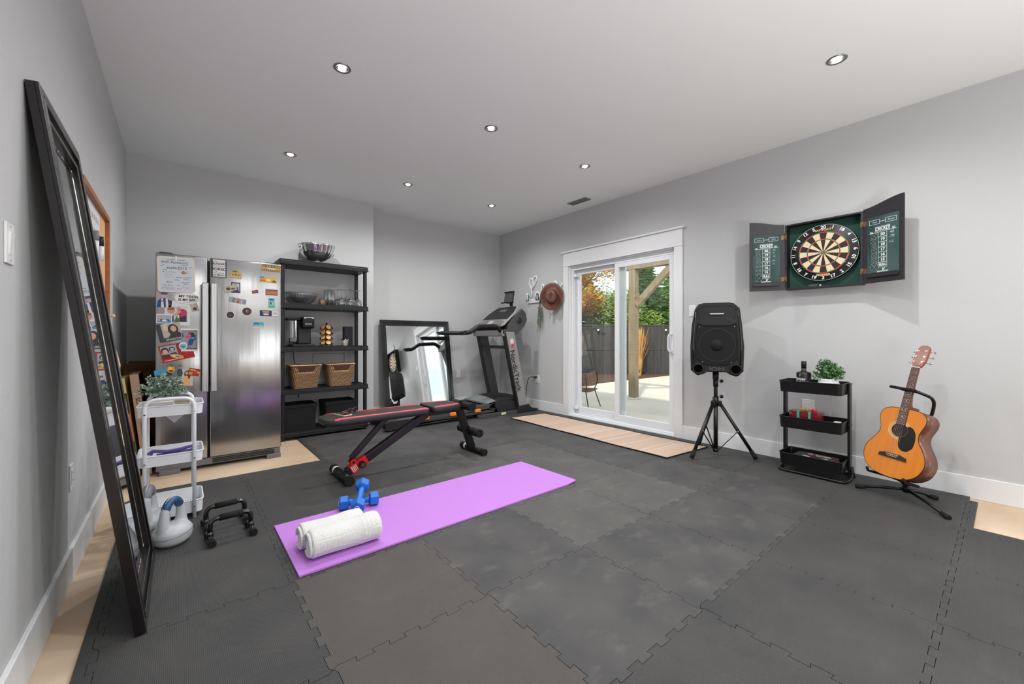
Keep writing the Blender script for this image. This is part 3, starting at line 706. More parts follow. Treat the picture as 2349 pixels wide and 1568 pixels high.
card('mango_magnet', 'orange fruit shaped magnet', 'magnet', -.058, .836, .05, .062, 0, (232, 158, 40), [('e', .4, .6, .25, .2, (240, 200, 90)), ('e', .55, .95, .2, .12, (60, 110, 40)), ('e', .5, .3, .28, .12, (120, 40, 20))], outline=ell(0, 0, .025, .028, 20), off=.003, th=.004)
card('egg_ornament', 'dark blue green egg shaped magnet', 'magnet', -.003, .805, .034, .07, 0, (24, 60, 64), [('e', .5, .6, .25, .2, (50, 70, 150)), ('e', .45, .35, .25, .12, (60, 110, 60))], outline=ell(0, 0, .017, .032, 20), off=.003, th=.005)
card('woman_photo', 'photo of long haired person in peach top', 'photo', .045, .766, .074, .134, -4, (206, 202, 196), [('e', .42, .72, .25, .2, (92, 52, 40)), ('e', .4, .76, .13, .1, (222, 172, 150)), ('p', [(.1, .02), (.7, .02), (.8, .5), (.4, .62), (.1, .5)], (238, 180, 120)), ('e', .62, .6, .1, .2, (92, 52, 40))])
card('red_souvenir', 'red and yellow souvenir magnet near left fridge handle', 'magnet', .087, .806, .072, .058, -14, (176, 28, 34), [('r', .05, .1, .4, .5, (200, 150, 60)), ('r', .45, .3, .75, .8, (220, 60, 40)), ('r', .75, .4, 1, .7, (230, 190, 90)), ('r', .1, .7, .6, .85, (240, 210, 120))], off=.004, th=.004)
hr = card('heart_ring', 'small metal ring magnet above the egg magnet', 'magnet', -.003, .862, .034, .02, 0, (120, 96, 96), [], outline=ell(0, 0, .014, .009, 16), off=0, th=.003)
card('castle_magnet', 'gold palm and castle souvenir magnet', 'magnet', .370, 1.633, .082, .062, -3, (206, 172, 96), [('e', .42, .9, .2, .12, (110, 120, 60)), ('r', .05, .05, .95, .35, (224, 192, 120)), ('e', .5, .45, .1, .15, (150, 110, 50)), ('e', .25, .4, .08, .12, (150, 110, 50)), ('e', .75, .4, .08, .12, (150, 110, 50))],
     outline=[(-.04, -.028), (.04, -.033), (.041, .012), (.032, .016), (.028, .008), (.02, .03), (0, .034), (-.014, .026), (-.022, .01), (-.034, .016), (-.041, .006)], th=.006)
card('plate_magnet', 'tilted licence plate magnet overlapping a small photo', 'magnet', .330, 1.508, .095, .05, 22, (176, 170, 150), [('r', .06, .1, .94, .9, (204, 196, 176)), ('r', .2, .3, .5, .75, (70, 70, 60)), ('r', .55, .2, .85, .5, (150, 60, 50))], off=.004, th=.003)
card('player_photo', 'small framed photo of person in blue jersey', 'photo', .370, 1.519, .066, .09, 0, (44, 50, 74), [('r', .12, .12, .88, .9, (206, 212, 220)), ('e', .5, .72, .18, .14, (216, 176, 150)), ('p', [(.2, .12), (.85, .12), (.75, .55), (.4, .58)], (30, 60, 120))])
card('strip_magnet', 'long pastel skyline strip magnet', 'magnet', .383, 1.407, .126, .046, -10, (170, 172, 168), [('r', .0, .1, .12, .9, (150, 170, 160)), ('r', .2, .1, .34, .95, (120, 124, 120)), ('r', .45, .05, .62, .9, (200, 130, 110)), ('r', .5, .15, .57, .5, (110, 40, 30)), ('r', .68, .1, .78, .85, (190, 190, 190)), ('r', .83, .1, .98, .8, (120, 150, 190))])
card('rock_magnet', 'white edged dark stone shaped sticker', 'sticker', .331, 1.282, .064, .07, 0, (232, 230, 228), [('e', .5, .5, .42, .42, (52, 36, 42)), ('e', .5, .5, .2, .2, (70, 50, 56))], outline=ell(0, 0, .032, .034, 14))
card('round_black_magnet', 'round dark magnet with coloured centre figure', 'magnet', .451, 1.318, .068, .068, 0, (54, 50, 52), [('p', [(.4, .4), (.6, .45), (.55, .75), (.42, .7)], (200, 50, 50)), ('p', [(.5, .25), (.7, .35), (.5, .5)], (200, 60, 50)), ('r', .38, .5, .46, .62, (230, 190, 80)), ('r', .56, .5, .66, .6, (90, 170, 160))], outline=ell(0, 0, .034, .033, 28), th=.003)
card('red_tag_magnet', 'small dark red rectangular magnet', 'magnet', .512, 1.494, .046, .026, 16, (130, 28, 40), [('r', .1, .4, .8, .6, (200, 150, 150))], th=.004)
card('beach_magnet', 'turquoise beach picture magnet lowest on right fridge door', 'magnet', .538, 1.198, .08, .054, 1, (60, 176, 206), [('r', 0, 0, 1, .35, (222, 206, 180)), ('e', .3, .4, .15, .12, (210, 190, 160)), ('e', .7, .45, .2, .12, (120, 210, 220)), ('r', .1, .75, .5, .9, (40, 60, 90))])
card('skyline_magnet', 'wide gold and black city skyline magnet at top right corner', 'magnet', .637, 1.715, .148, .056, -1, (206, 166, 90), [('r', .02, .55, .98, .98, (60, 50, 36))] + [('r', .04 + .08 * k, .5, .08 + .08 * k, .92, (226, 190, 110)) for k in range(12)] + [('r', .3, .25, .7, .5, (226, 220, 206))] + [('r', .03 + .1 * k, .03, .07 + .1 * k, .28, (120, 84, 30)) for k in range(10)], th=.005)
card('yellow_landscape_magnet', 'yellow and orange landscape magnet', 'magnet', .615, 1.610, .132, .05, -1, (240, 190, 70), [('r', 0, .6, .25, 1, (90, 160, 200)), ('r', 0, .1, .3, .45, (226, 120, 50)), ('p', [(.65, .05), (.98, .05), (.82, .5)], (80, 90, 60)), ('e', .5, .4, .15, .25, (240, 230, 190))], th=.004)
card('canyon_magnet', 'red canyon picture magnet with white bands', 'magnet', .639, 1.496, .096, .066, 0, (236, 234, 230), [('r', 0, .1, 1, .9, (110, 90, 84)), ('r', .05, .45, .95, .7, (206, 110, 96)), ('r', .05, .2, .95, .42, (214, 130, 60)), ('r', .05, .12, .95, .24, (80, 90, 50))])
card('teal_magnet', 'upright teal and green picture magnet', 'magnet', .638, 1.402, .052, .088, 0, (120, 200, 214), [('r', 0, 0, 1, .18, (96, 190, 96)), ('r', .2, .75, .8, .9, (60, 90, 110)), ('e', .4, .45, .12, .12, (50, 60, 60)), ('e', .65, .42, .1, .1, (220, 226, 226))])
card('navy_card_magnet', 'wide navy and white business card magnet', 'magnet', .622, 1.306, .149, .052, 0, (36, 40, 84), [('r', .62, .02, .99, .98, (226, 222, 226)), ('r', .14, .62, .48, .86, (214, 180, 90)), ('e', .32, .35, .16, .16, (220, 220, 220)), ('r', .7, .6, .9, .66, (150, 60, 70)), ('r', .68, .4, .92, .46, (90, 90, 100))])

# ================================================================== SHELF UNIT
SX0, SX1, SY0, SY1 = .80, 1.72, 4.79, 5.145
sh = thing('shelf_unit', 'tall black five-tier resin shelf unit beside the refrigerator', 'shelf', ((SX0 + SX1) / 2, (SY0 + SY1) / 2, 0))
TOPS = [.075 + .012, .54, .992, 1.452, 1.915]
for z in TOPS:
    g = GW(sh)
    g.box(SX0, SX1, SY0, SY1, z - .055, z - .012, M['resin'], .006)
    g.box(SX0 - .006, SX1 + .006, SY0 - .006, SY0 + .004, z - .052, z - .046, M['resin'])
    o_ = rrect(SX0, SX1, SY0, SY1, .012); i_ = rrect(SX0 + .02, SX1 - .02, SY0 + .02, SY1 - .02, .012)
    g.ring_prism(o_, i_, z - .012, z, M['resin']); s_ = g.out('shelf', sh)
    for k in range(9):
        g = GW(sh); y = SY0 + .03 + .034 * k; g.box(SX0 + .02, SX1 - .02, y, y + .02, z - .012, z - .004, M['resin']); g.out('slat', s_)
for x in (SX0 + .018, SX1 - .042):
    for y in (SY0 + .012, SY1 - .04):
        for a, b in zip([.0] + TOPS[:-1], [TOPS[0] - .055] + [q - .055 for q in TOPS[1:]]):
            g = GW(sh); g.box(x - .008, x + .028, y - .008, y + .028, a if a == 0 else a - .004, b, M['black'], .006); g.out('post', sh)
# steel punch bowl
z = TOPS[4]
t = thing('punch_bowl', 'polished steel punch bowl with ring handles on top of shelf unit', 'bowl', (1.20, 4.98, z), R(20))
def rad(th, r0, fl=16, amp=.03): return r0 * (1 + amp * math.cos(fl * th))
g = G(); prof = [(.062, 0), (.066, .008), (.052, .022), (.05, .034), (.09, .05), (.142, .09), (.168, .14), (.184, .196), (.196, .212), (.190, .214), (.176, .197), (.160, .142), (.134, .094), (.08, .056), (.001, .048)]
g.loft([[Vector((rad(a, r) * math.cos(a) if .05 < zz < .2 else r * math.cos(a), rad(a, r) * math.sin(a) if .05 < zz < .2 else r * math.sin(a), zz)) for a in [2 * PI * i / 64 for i in range(64)]] for r, zz in prof], M['chrome']); g.out('bowl', t)
for s_ in (-1, 1):
    g = G(); g.box(s_ * .184 - .008, s_ * .184 + .008, -.012, .012, .165, .19, M['chrome'], .003)
    g.tube([(s_ * .196, .026 * math.sin(a), .15 + .026 * math.cos(a)) for a in [2 * PI * i / 16 for i in range(16)]], .004, M['chrome'], 6, closed=True); g.out('ring_handle', t)
# glass bowl
z = TOPS[3] - .004
t = thing('glass_bowl', 'large ribbed smoky glass bowl on second shelf from top', 'bowl', (1.03, 4.96, z))
g = G(); pr = [(.085, 0), (.088, .006), (.13, .04), (.165, .09), (.186, .128), (.181, .129), (.158, .09), (.12, .042), (.075, .008), (.001, .006)]
g.loft([[Vector((r * (1 + (.018 if zz > .01 else 0) * math.cos(40 * a)) * math.cos(a), r * (1 + (.018 if zz > .01 else 0) * math.cos(40 * a)) * math.sin(a), zz)) for a in [2 * PI * i / 120 for i in range(120)]] for r, zz in pr], M['sglass']); g.out('bowl', t)
t = thing('salt_candle', 'small round pinkish salt stone candle behind the glasses', 'candle', (1.27, 5.02, z))
g = G(); g.lathe([(.03, 0), (.04, .02), (.042, .05), (.034, .08), (.016, .094), (.001, .096)], mat('salt_stone', (150, 112, 100), .6, bump=(20, .6, (1, 1, 1))), seg=14); g.out('stone', t)
tall = None
for i, (x, y, l) in enumerate(((1.325, 4.93, 'front left'), (1.372, 4.99, 'behind right'), (1.31, 5.02, 'rear left'))):
    if tall is None:
        tall = thing('tall_glass', 'tall clear tumbler upside down on shelf, front left one of three', 'glass', (x, y, z), 0, 'tall tumblers on the shelf')
        g = G(); g.lathe([(.034, .0), (.033, .10), (.030, .175), (.026, .188), (.001, .188)], M['tglass'], seg=24); g.lathe([(.031, .001), (.030, .1), (.026, .172), (.001, .174)], M['tglass'], seg=24); g.out('tumbler', tall)
    else: dup(tall, TR((x, y, z)), 'tall clear tumbler upside down on shelf, %s one of three' % l)
wine = None
for i, (x, y) in enumerate(((1.445, 4.90), (1.545, 4.91), (1.645, 4.91), (1.435, 5.0), (1.52, 5.0), (1.605, 5.01), (1.66, 5.04))):
    nm = ['first', 'second', 'third'][i] + ' from the left in the front row' if i < 3 else ['first', 'second', 'third', 'fourth'][i - 3] + ' from the left in the back row'
    if wine is None:
        wine = thing('wine_glass', 'stemmed wine glass standing upside down, ' + nm, 'glass', (x, y, z), 0, 'upside-down wine glasses on the shelf')
        g = G(); g.lathe([(.036, 0), (.043, .03), (.042, .06), (.03, .085), (.006, .10), (.001, .10)], M['tglass'], seg=24); g.lathe([(.034, .001), (.041, .03), (.040, .058), (.028, .082), (.001, .094)], M['tglass'], seg=24); g.out('glass_bowl', wine)
        g = G(); g.cyl((0, 0, .098), (0, 0, .195), .0038, M['tglass'], seg=10); g.out('stem', wine)
        g = G(); g.lathe([(.004, .19), (.02, .197), (.034, .2), (.034, .202), (.001, .203)], M['tglass'], seg=24); g.out('foot', wine)
    else: dup(wine, TR((x, y, z)), 'stemmed wine glass standing upside down, ' + nm)
# coffee machine
z = TOPS[2] - .004
t = thing('coffee_machine', 'black single-serve coffee machine with clear water tank on middle shelf', 'coffee machine', (1.05, 4.97, z))
g = GW(t); g.box(.93, 1.15, 4.83, 5.08, z, z + .028, M['black'], .008); g.out('base', t)
g = GW(t); g.box(1.0, 1.135, 4.95, 5.09, z + .028, z + .30, mat('matte_black', (36, 36, 37), .5), .012); g.out('body', t)
g = GW(t); g.box(1.02, 1.148, 4.85, 5.06, z + .20, z + .322, M['black'], .018, 3); hd = g.out('brew_head', t)
g = GW(t); g.box(1.03, 1.15, 4.842, 4.98, z + .298, z + .33, M['steel2'], .012, 3); g.out('lid_band', hd)
g = GW(t); g.box(1.06, 1.12, 4.838, 4.846, z + .308, z + .316, M['black']); g.out('lid_slot', hd)
g = GW(t); g.box(.905, .985, 4.90, 5.05, z + .05, z + .295, M['tglass'], .01); g.out('water_tank', t)
g = GW(t); g.box(.91, .98, 4.905, 5.045, z + .052, z + .10, mat('tank_water', (60, 80, 120), .1, trans=.7), .006); g.out('water', t)
g = GW(t); g.box(.885, 1.03, 4.89, 5.07, z + .29, z + .312, M['black'], .006); g.out('tank_lid', t)
text('KEURIG', .020, flat(200, 200, 200), t, MW[t.name].inverted() @ FB(1.086, z + .248, 4.8485), bold=.0005)
# pod carousel
t = thing('pod_carousel', 'black wire carousel holding golden coffee pods on middle shelf', 'pod holder', (1.292, 4.93, z), R(38))
g = G(); g.cyl((0, 0, 0), (0, 0, .012), .075, M['blackm'], seg=32); g.cyl((0, 0, 0), (0, 0, .25), .005, M['blackm']); g.ball((0, 0, .258), .012, M['blackm']); g.out('stand', t)
M['pod'] = mat('pod_lid', (236, 172, 92), .4); M['podw'] = mat('pod_cup', (196, 196, 200), .4)
for k in range(6):
    g = G(); a = k * PI / 3 + PI / 6; c, s_ = math.cos(a), math.sin(a); pts = []
    for q in range(4): pts += [(.082 * c, .082 * s_, .03 + .058 * q), (.05 * c, .05 * s_, .058 + .058 * q)]
    g.tube([(0.05 * c, .05 * s_, .01)] + pts, .0022, M['blackm'], 5); g.out('wire', t)
pod = None
for q in range(4):
    for k in range(6):
        a = k * PI / 3; T = TR((0, 0, .045 + .058 * q)) @ Matrix.Rotation(a, 4, 'Z') @ TR((.05, 0, 0)) @ RY(62)
        if pod is None:
            g = G(); g.lathe([(.017, -.022), (.021, 0), (.025, .002), (.025, .004)], M['podw'], seg=18); g.lathe([(.0235, .0042), (.001, .0046)], M['pod'], seg=18, caps=False); g.lathe([(.0262, .0), (.0262, .005), (.0235, .005)], M['blackm'], seg=18, caps=False)
            pod = g.out('coffee_pod', t); o = pod
        else: o = pod.copy(); COL.objects.link(o); o.parent = t
        o.matrix_local = T @ Matrix.Scale(1.12, 4)
t = thing('candle_jar', 'cream candle in clear glass jar on middle shelf', 'candle', (1.483, 4.90, z))
g = G(); g.lathe([(.036, 0), (.044, .084), (.0425, .084), (.035, .003)], M['tglass'], seg=28, caps=False); g.out('jar', t)
g = G(); g.lathe([(.0345, .003), (.0395, .064), (.001, .064)], mat('candle_wax', (238, 222, 190), .5), seg=28); g.out('wax', t)
t = thing('slim_speaker', 'slim upright dark box speaker behind the cream candle', 'speaker', (1.545, 4.99, z))
g = G(); g.box(-.05, .05, -.035, .035, 0, .232, mat('speaker_cloth', (40, 38, 46), .8), .006); g.out('cabinet', t)
# ------------------------------------------------------------------ woven baskets
M['rattan'] = mat('rattan', (232, 194, 148), .6, noise=((198, 150, 104), 40, (1, 1, 1), .3)); M['rattan_d'] = mat('rattan_dark', (74, 46, 30), .7)
def basket(x, lab):
    z = TOPS[1] - .004
    t = thing('woven_basket', lab, 'basket', (x, 4.93, z), 0, 'woven rattan baskets on the fourth shelf')
    hw, hd, hh = .118, .09, .235
    NR = 17
    def outline(f):     # f 0..1 height
        w = hw + .035 * f ** 1.3; d = hd + .030 * f ** 1.3
        return rrect(-w, w, -d, d, .03, 6)
    def zc(x_, y_, f, front):
        # saddle cut in front and back walls, corners flare up
        zz = hh * f
        u = abs(x_) / (hw + .035)
        if f > .7 and u < .58: zz -= (f - .7) / .3 * .058 * (1 if u < .5 else .6)
        if f > .8 and u > .8: zz += (f - .8) / .2 * .014
        return zz
    g = G()
    base = [Vector((a, b, .004)) for a, b in outline(0)]
    L = [[Vector((a, b, zc(a, b, k / 12, 0))) for a, b in outline(k / 12)] for k in range(13)]
    inner = [[Vector((p.x * .955, p.y * .94, max(p.z, .008))) for p in r] for r in reversed(L)]
    g.loft(L + inner, M['rattan_d']); g.out('shell', t)
    g = G()
    # diagonal twill stitches
    for k in range(NR):
        f = (k + .5) / NR; O = outline(f); P = [Vector((a, b, 0)) for a, b in O]; per = [0]
        for i in range(len(P)): per.append(per[-1] + (P[(i + 1) % len(P)] - P[i]).length)
        n = 54
        for q in range(n):
            s0 = ((q + (k % 4) * .25) / n) % 1 * per[-1]; i = 0
            while per[i + 1] < s0: i += 1
            d = (P[(i + 1) % len(P)] - P[i]).normalized(); p = P[i] + d * (s0 - per[i]); nrm = Vector((d.y, -d.x, 0))
            hx = per[-1] / n * .44; e = hh / NR * .5
            c = p + nrm * .0035; zz = zc(p.x, p.y, f, 0)
            a_ = c - d * hx + Vector((0, 0, zz - e * .5)); b_ = c + d * hx + Vector((0, 0, zz + e * .9))
            up = Vector((0, 0, e * .55)); 
            g.add([a_ - up, b_ - up, b_ + up * .3, a_ + up * .3, (a_ + b_) / 2 + nrm * .002 + up * .6, (a_ + b_) / 2 + nrm * .002 - up * .6], [(0, 5, 4, 3), (5, 1, 2, 4)], M['rattan'])
    g.out('weave', t, kind='stuff')
    g = G(); O = outline(1); g.tube([(a, b, zc(a, b, 1, 0) + .002) for a, b in O], .0065, M['rattan'], 6, closed=True); g.out('rim', t)
    return t
basket(1.058, 'woven tan rattan basket, left one on the fourth shelf'); basket(1.425, 'woven tan rattan basket, right one on the fourth shelf')
# black fabric bins
M['binf'] = mat('black_fabric', (18, 17, 19), .9)
for x, w, lab in ((1.0, .165, 'larger black fabric storage bin on lowest shelf beside refrigerator'), (1.42, .17, 'black fabric storage bin on lowest shelf behind the bench')):
    z = TOPS[0] - .004; t = thing('storage_bin', lab, 'bin', (x, 4.955, z), 0, 'black fabric bins on the lowest shelf')
    g = G(); a = w * .9; hgt = .285
    O = [rrect(-a, a, -.125, .125, .01), rrect(-w, w, -.14, .14, .01), rrect(-w + .008, w - .008, -.132, .132, .01), rrect(-a + .008, a - .008, -.117, .117, .01)]
    g.loft([[Vector((p, q, zz)) for p, q in o_] for o_, zz in zip(O, (0, hgt, hgt, .01))], M['binf'], smooth=False); g.out('bin_body', t)
    g = G(); g.ring_prism(rrect(-w - .002, w + .002, -.142, .142, .01), rrect(-w + .006, w - .006, -.134, .134, .01), hgt - .03, hgt + .002, M['binf']); g.out('hem', t)
# power cord hanging behind shelf, access panel on the wall
t = tag(GW_ if False else (lambda g: (g.tube(fil([(.985, 5.10, .99), (.99, 5.12, .85), (1.03, 5.13, .72), (1.05, 5.14, .4)], .06), .004, M['cord']), g.out('power_cord'))[1])(G()), 'black power cord hanging behind the left basket', 'cord')
g = G(); g.ring_prism([(1.2, .55), (1.56, .55), (1.56, .90), (1.2, .90)], [(1.206, .556), (1.554, .556), (1.554, .894), (1.206, .894)], 0, .004, M['grey']); ap = g.out('access_panel'); ap.matrix_world = frame((0, YB1, 0), (1, 0, 0), (0, 0, 1)); tag(ap, 'thin outline of a square wall access panel behind the baskets', 'panel')

# ================================================================== MIRRORS
def framed_mirror(name, lab, T, w, h, fw, depth, m, steps):
    t = thing(name, lab, 'mirror', T=T)
    for nm, pts in (('frame_side', [(0, 0), (fw, fw), (fw, h - fw), (0, h)]), ('frame_side', [(w, h), (w - fw, h - fw), (w - fw, fw), (w, 0)]),
                    ('frame_top', [(0, h), (fw, h - fw), (w - fw, h - fw), (w, h)]), ('frame_bottom', [(w, 0), (w - fw, fw), (fw, fw), (0, 0)])):
        g = G(); P = list(reversed(pts)) if sum(a[0] * b[1] - b[0] * a[1] for a, b in zip(pts, pts[1:] + pts[:1])) < 0 else pts
        g.prism(P, 0, depth * steps[0], m)
        (x0, y0), (x1, y1), (x2, y2), (x3, y3) = pts
        def sub(f0, f1): return [(x0 + (x1 - x0) * f0, y0 + (y1 - y0) * f0), (x0 + (x1 - x0) * f1, y0 + (y1 - y0) * f1), (x3 + (x2 - x3) * f1, y3 + (y2 - y3) * f1), (x3 + (x2 - x3) * f0, y3 + (y2 - y3) * f0)]
        for f0, f1, zz in steps[1:]:
            q = sub(f0, f1); q = list(reversed(q)) if sum(a[0] * b[1] - b[0] * a[1] for a, b in zip(q, q[1:] + q[:1])) < 0 else q
            g.prism(q, depth * steps[0] - .001, depth * zz, m, bev=.0025)
        g.out(nm, t)
    g = G(); g.prism([(fw * .95, fw * .95), (w - fw * .95, fw * .95), (w - fw * .95, h - fw * .95), (fw * .95, h - fw * .95)], .004, .010, M['mirror']); g.out('mirror_glass', t)
    g = G(); b = fw + .022; g.ring_prism([(fw, fw), (w - fw, fw), (w - fw, h - fw), (fw, h - fw)], [(b, b), (w - b, b), (w - b, h - b), (b, h - b)], .0101, .0112, M['mirror']); g.out('bevel', t)
    return t
xb, xt, hz = -.127, XL + .002, 1.90
up = Vector((xt - xb, 0, hz)); L_ = up.length
T = frame((xb, 1.985, FT + .001), (0, 1, 0), up)
framed_mirror('leaning_mirror', 'tall mirror in dark moulded wood frame leaning on the left wall', T, .665, L_, .095, .034, M['dkbrown'], [.62, (0, .30, .95), (.36, .52, 1.0), (.86, 1.0, .85)])
up2 = Vector((0, .20, 1.31))
T = frame((2.075, 5.17, FT + .002), (1, 0, 0), up2)
framed_mirror('small_mirror', 'black framed rectangular mirror behind the treadmill on back wall', T, 1.05, 1.325, .078, .03, M['gloss'], [.7, (0, .5, 1.0)])

# ================================================================== LEFT WALL ITEMS
t = thing('wall_calendar', 'wood framed white planner board with coloured tiles on left wall', 'board', T=FL(2.78, 1.24))
M['oak'] = mat('warm_oak', (168, 108, 58), .45, noise=((140, 84, 44), 5, (1, 8, 1), .3)); M['cork'] = mat('cork', (226, 176, 132), .8)
w, h = .92, .625
for nm, a in (('frame_bar', (0, w, 0, .032)), ('frame_bar', (0, w, h - .032, h)), ('frame_bar', (0, .032, .032, h - .032)), ('frame_bar', (w - .032, w, .032, h - .032))):
    g = G(); g.box(*a, 0, .034, M['oak'], .002); g.out(nm, t)
g = G(); g.box(.032, w - .032, .032, h - .032, .002, .012, flat(226, 226, 228)); g.out('whiteboard', t)
g = G(); g.box(w - .24, w - .032, .032, h - .032, .012, .014, M['cork']); g.out('cork_panel', t)
rd = random.Random(3); cs = [flat(150, 156, 170), flat(200, 160, 160), flat(176, 168, 176), flat(120, 126, 140)]
for i in range(9):
    for j in range(7):
        if rd.random() < .3: continue
        g = G(); x = .06 + i * .067; y = .06 + j * .075; g.box(x, x + .022, y, y + .03, .012, .0135, cs[rd.randrange(4)]); g.out('calendar_mark', t)
for y, c1, lab in ((3.22, flat(126, 128, 132), 'grey capped dry-erase marker on the planner board'), (3.40, flat(24, 24, 26), 'black capped dry-erase marker on the planner board')):
    t = thing('marker', lab, 'marker', T=FL(y, 1.545, XL + .026), group='dry-erase markers')
    g = G(); g.cyl((0, .0, 0), (0, .085, 0), .010, flat(232, 232, 236), seg=12); g.out('barrel', t)
    g = G(); g.cyl((0, .085, 0), (0, .14, 0), .0112, c1, seg=12); g.out('cap', t)
def plate(name, lab, T, w, h, kind, cat='socket'):
    t = thing(name, lab, cat, T=T)
    g = G(); g.box(-w / 2, w / 2, -h / 2, h / 2, 0, .006, M['whitep'], .002); g.out('plate', t)
    n = 2 if w > .09 else 1
    for k in range(n):
        xo = (k - (n - 1) / 2) * .046
        if kind == 'switch': g = G(); g.push(TR((xo, 0, .006)) @ RX(4)); g.box(-.0165, .0165, -.033, .033, -.003, .003, M['whitep'], .001); g.out('rocker', t)
        else:
            g = G(); g.box(xo - .0165, xo + .0165, -.033, .033, .0058, .0085, M['whitep'], .001); g.out('receptacle', t)
            g = G()
            for yy in (-.018, .016):
                for sx in (-.006, .005): g.box(xo + sx, xo + sx + .0016, yy, yy + .008, .0084, .0088, M['black'])
            g.out('slots', t)
    for s_ in (-1, 1):
        g = G(); g.cyl((0, s_ * h * .42, .006), (0, s_ * h * .42, .0072), .003, M['lgrey'], seg=8); g.out('screw', t)
    return t
plate('light_switch', 'white rocker light switch at the left picture edge', FL(1.835, 1.362), .072, .118, 'switch', 'switch')
plate('wall_outlet', 'white wall outlet low on left wall behind the leaning mirror', FL(2.70, .455), .072, .118, 'out')
plate('wall_outlet', 'white wall outlet low on left wall near the games', FL(3.55, .45), .072, .118, 'out')
plate('light_switch', 'white switch plate on right wall behind the loudspeaker', FR(2.098, 1.368), .072, .118, 'switch', 'switch')
plate('wall_outlet', 'double wall outlet behind the black trolley', FR(1.086, .50), .088, .118, 'out')
plate('wall_outlet', 'white wall outlet with plugged cord right of treadmill', FR(4.49, .463), .105, .12, 'out')
plate('wall_outlet', 'faint wall outlet between small mirror and treadmill upright', FB(3.35, .53, YB2), .072, .118, 'out')
# tote bag hanging
t = thing('canvas_tote', 'cream canvas tote hanging on the left wall beside the planner', 'bag', (XL, 3.80, .80))
M['canvas'] = mat('canvas', (214, 192, 156), .85, bump=(200, .2, (1, 1, 1)))
g = G(); rings = []
for z, w, d in ((0, .10, .03), (.03, .125, .06), (.10, .135, .07), (.18, .12, .055), (.25, .085, .035), (.30, .03, .018)):
    rings.append([Vector((d * (1 + math.sin(a)) * .5 + .004, w * math.cos(a) + .008 * math.sin(3 * a), z)) for a in [2 * PI * i / 20 for i in range(20)]])
g.loft(rings, M['canvas']); g.out('bag', t)
g = G(); g.tube([(.015, .0, .29), (.018, -.012, .38), (.02, 0, .44), (.02, .012, .38), (.016, .01, .29)], .005, M['canvas'], 6); g.out('strap', t)
g = G(); g.cyl((0, 0, .43), (.035, 0, .435), .008, M['canvas'], seg=10); g.ball((.038, 0, .435), .012, M['canvas']); g.out('peg', t)

# ================================================================== GAMES AND CARTON BY THE FRIDGE
def leaner(name, lab, cat, xb, xt, w, y0, y1, h, m):
    T = frame((xb, y0, .0), (0, 1, 0), Vector((xt - xb, 0, h)))       # local x along depth, y up the lean, z towards +x
    t = thing(name, lab, cat, T=T); L = Vector((xt - xb, 0, h)).length
    return t, L
M['tan'] = mat('tan_box', (178, 146, 122), .6); M['yel'] = mat('pale_yellow', (214, 200, 120), .5); M['carton'] = mat('brown_carton', (118, 82, 58), .8)
t, L = leaner('board_game', 'tall pale yellow and black game box with orange panel on its spine', 'game box', -.292, -.384, .045, 4.30, 4.70, .77, M['yel'])
g = G(); g.box(0, .40, 0.004, L, 0, .05, M['yel'], .002); g.out('box', t)
g = G(); g.prism([(0, 0)] * 0 or [(0, .33), (.05, .33), (.05, .60), (0, .60)], 0, .0, M['black']) if False else None
T2 = frame((0, 0, 0), (0, 0, 1), (0, 1, 0))      # spine plane facing -y world: local x->z, up->y, normal -> -x
g = G(T=T2); g.prism([(0.0005, .17), (.0495, .17), (.0495, .66), (.0005, .66)], 0.0002, .0010, flat(30, 26, 26)); g.out('spine_band', t)
g = G(T=T2); g.prism([(.0005, .28), (.0495, .28), (.0495, .50), (.0005, .50)], .0010, .0016, flat(222, 104, 40)); g.out('spine_panel', t)
g = G(T=T2)
for k in range(7):
    for j in range(4):
        if (k + j) % 2: g.prism([(.008 + .008 * j, .57 + .01 * k), (.016 + .008 * j, .57 + .01 * k), (.016 + .008 * j, .58 + .01 * k), (.008 + .008 * j, .58 + .01 * k)], .001, .0016, flat(224, 206, 120))
g.out('checker_print', t)
joined_text([('TIC-TAC', .020, .50, .05, dict(rot=-PI / 2, bold=.001)), ('Connections', .022, .31, .042, dict(rot=-PI / 2, bold=.001)), ('of the jungle', .030, .70, .018, dict(rot=-PI / 2))], flat(236, 232, 220), t, T2 @ TR((0, 0, .0018)))
t, L = leaner('board_game', 'tall tan vintage word game box leaning beside the cart', 'game box', -.222, -.306, .052, 4.29, 4.72, .80, M['tan'])
g = G(); g.box(0, .43, 0.004, L, 0, .052, M['tan'], .002); g.out('box', t)
g = G(); g.box(.004, .425, 0.01, L - .002, .0522, .0545, M['black']); g.out('side_face', t)
joined_text([('SCRABBLE', .028, .54, .036, dict(rot=-PI / 2, bold=.0008, sx=1.0)), ('DELUXE VINTAGE EDITION', .026, .34, .014, dict(rot=-PI / 2))], flat(40, 34, 32), t, T2 @ TR((0, 0, .0006)))
t = thing('cardboard_carton', 'open brown cardboard carton behind the game boxes', 'box', (-.27, 4.93, 0))
g = G()
for a in ((-.105, .10, -.2, -.194), (-.105, .10, .194, .2), (-.105, -.099, -.194, .194), (.094, .10, -.194, .194)): g.box(a[0], a[1], a[2], a[3], .006, .80, M['carton'])
g.box(-.105, .1, -.2, .2, 0.0, .006, M['carton']); g.out('carton', t)
for T3, w in ((TR((0, -.197, .80)) @ RX(42), .09), (TR((0, .197, .80)) @ RX(-30), .09)):
    g = G(T=T3); g.box(-.103, .098, -.001, .003, 0, w, M['carton']); g.out('flap', t)
for s_, x in ((-1, -.102), (1, .097)):
    g = G(T=TR((x, 0, .80)) @ RY(-s_ * 25)); g.box(-.002, .002, -.19, .19, 0, .06, M['carton']); g.out('flap', t)

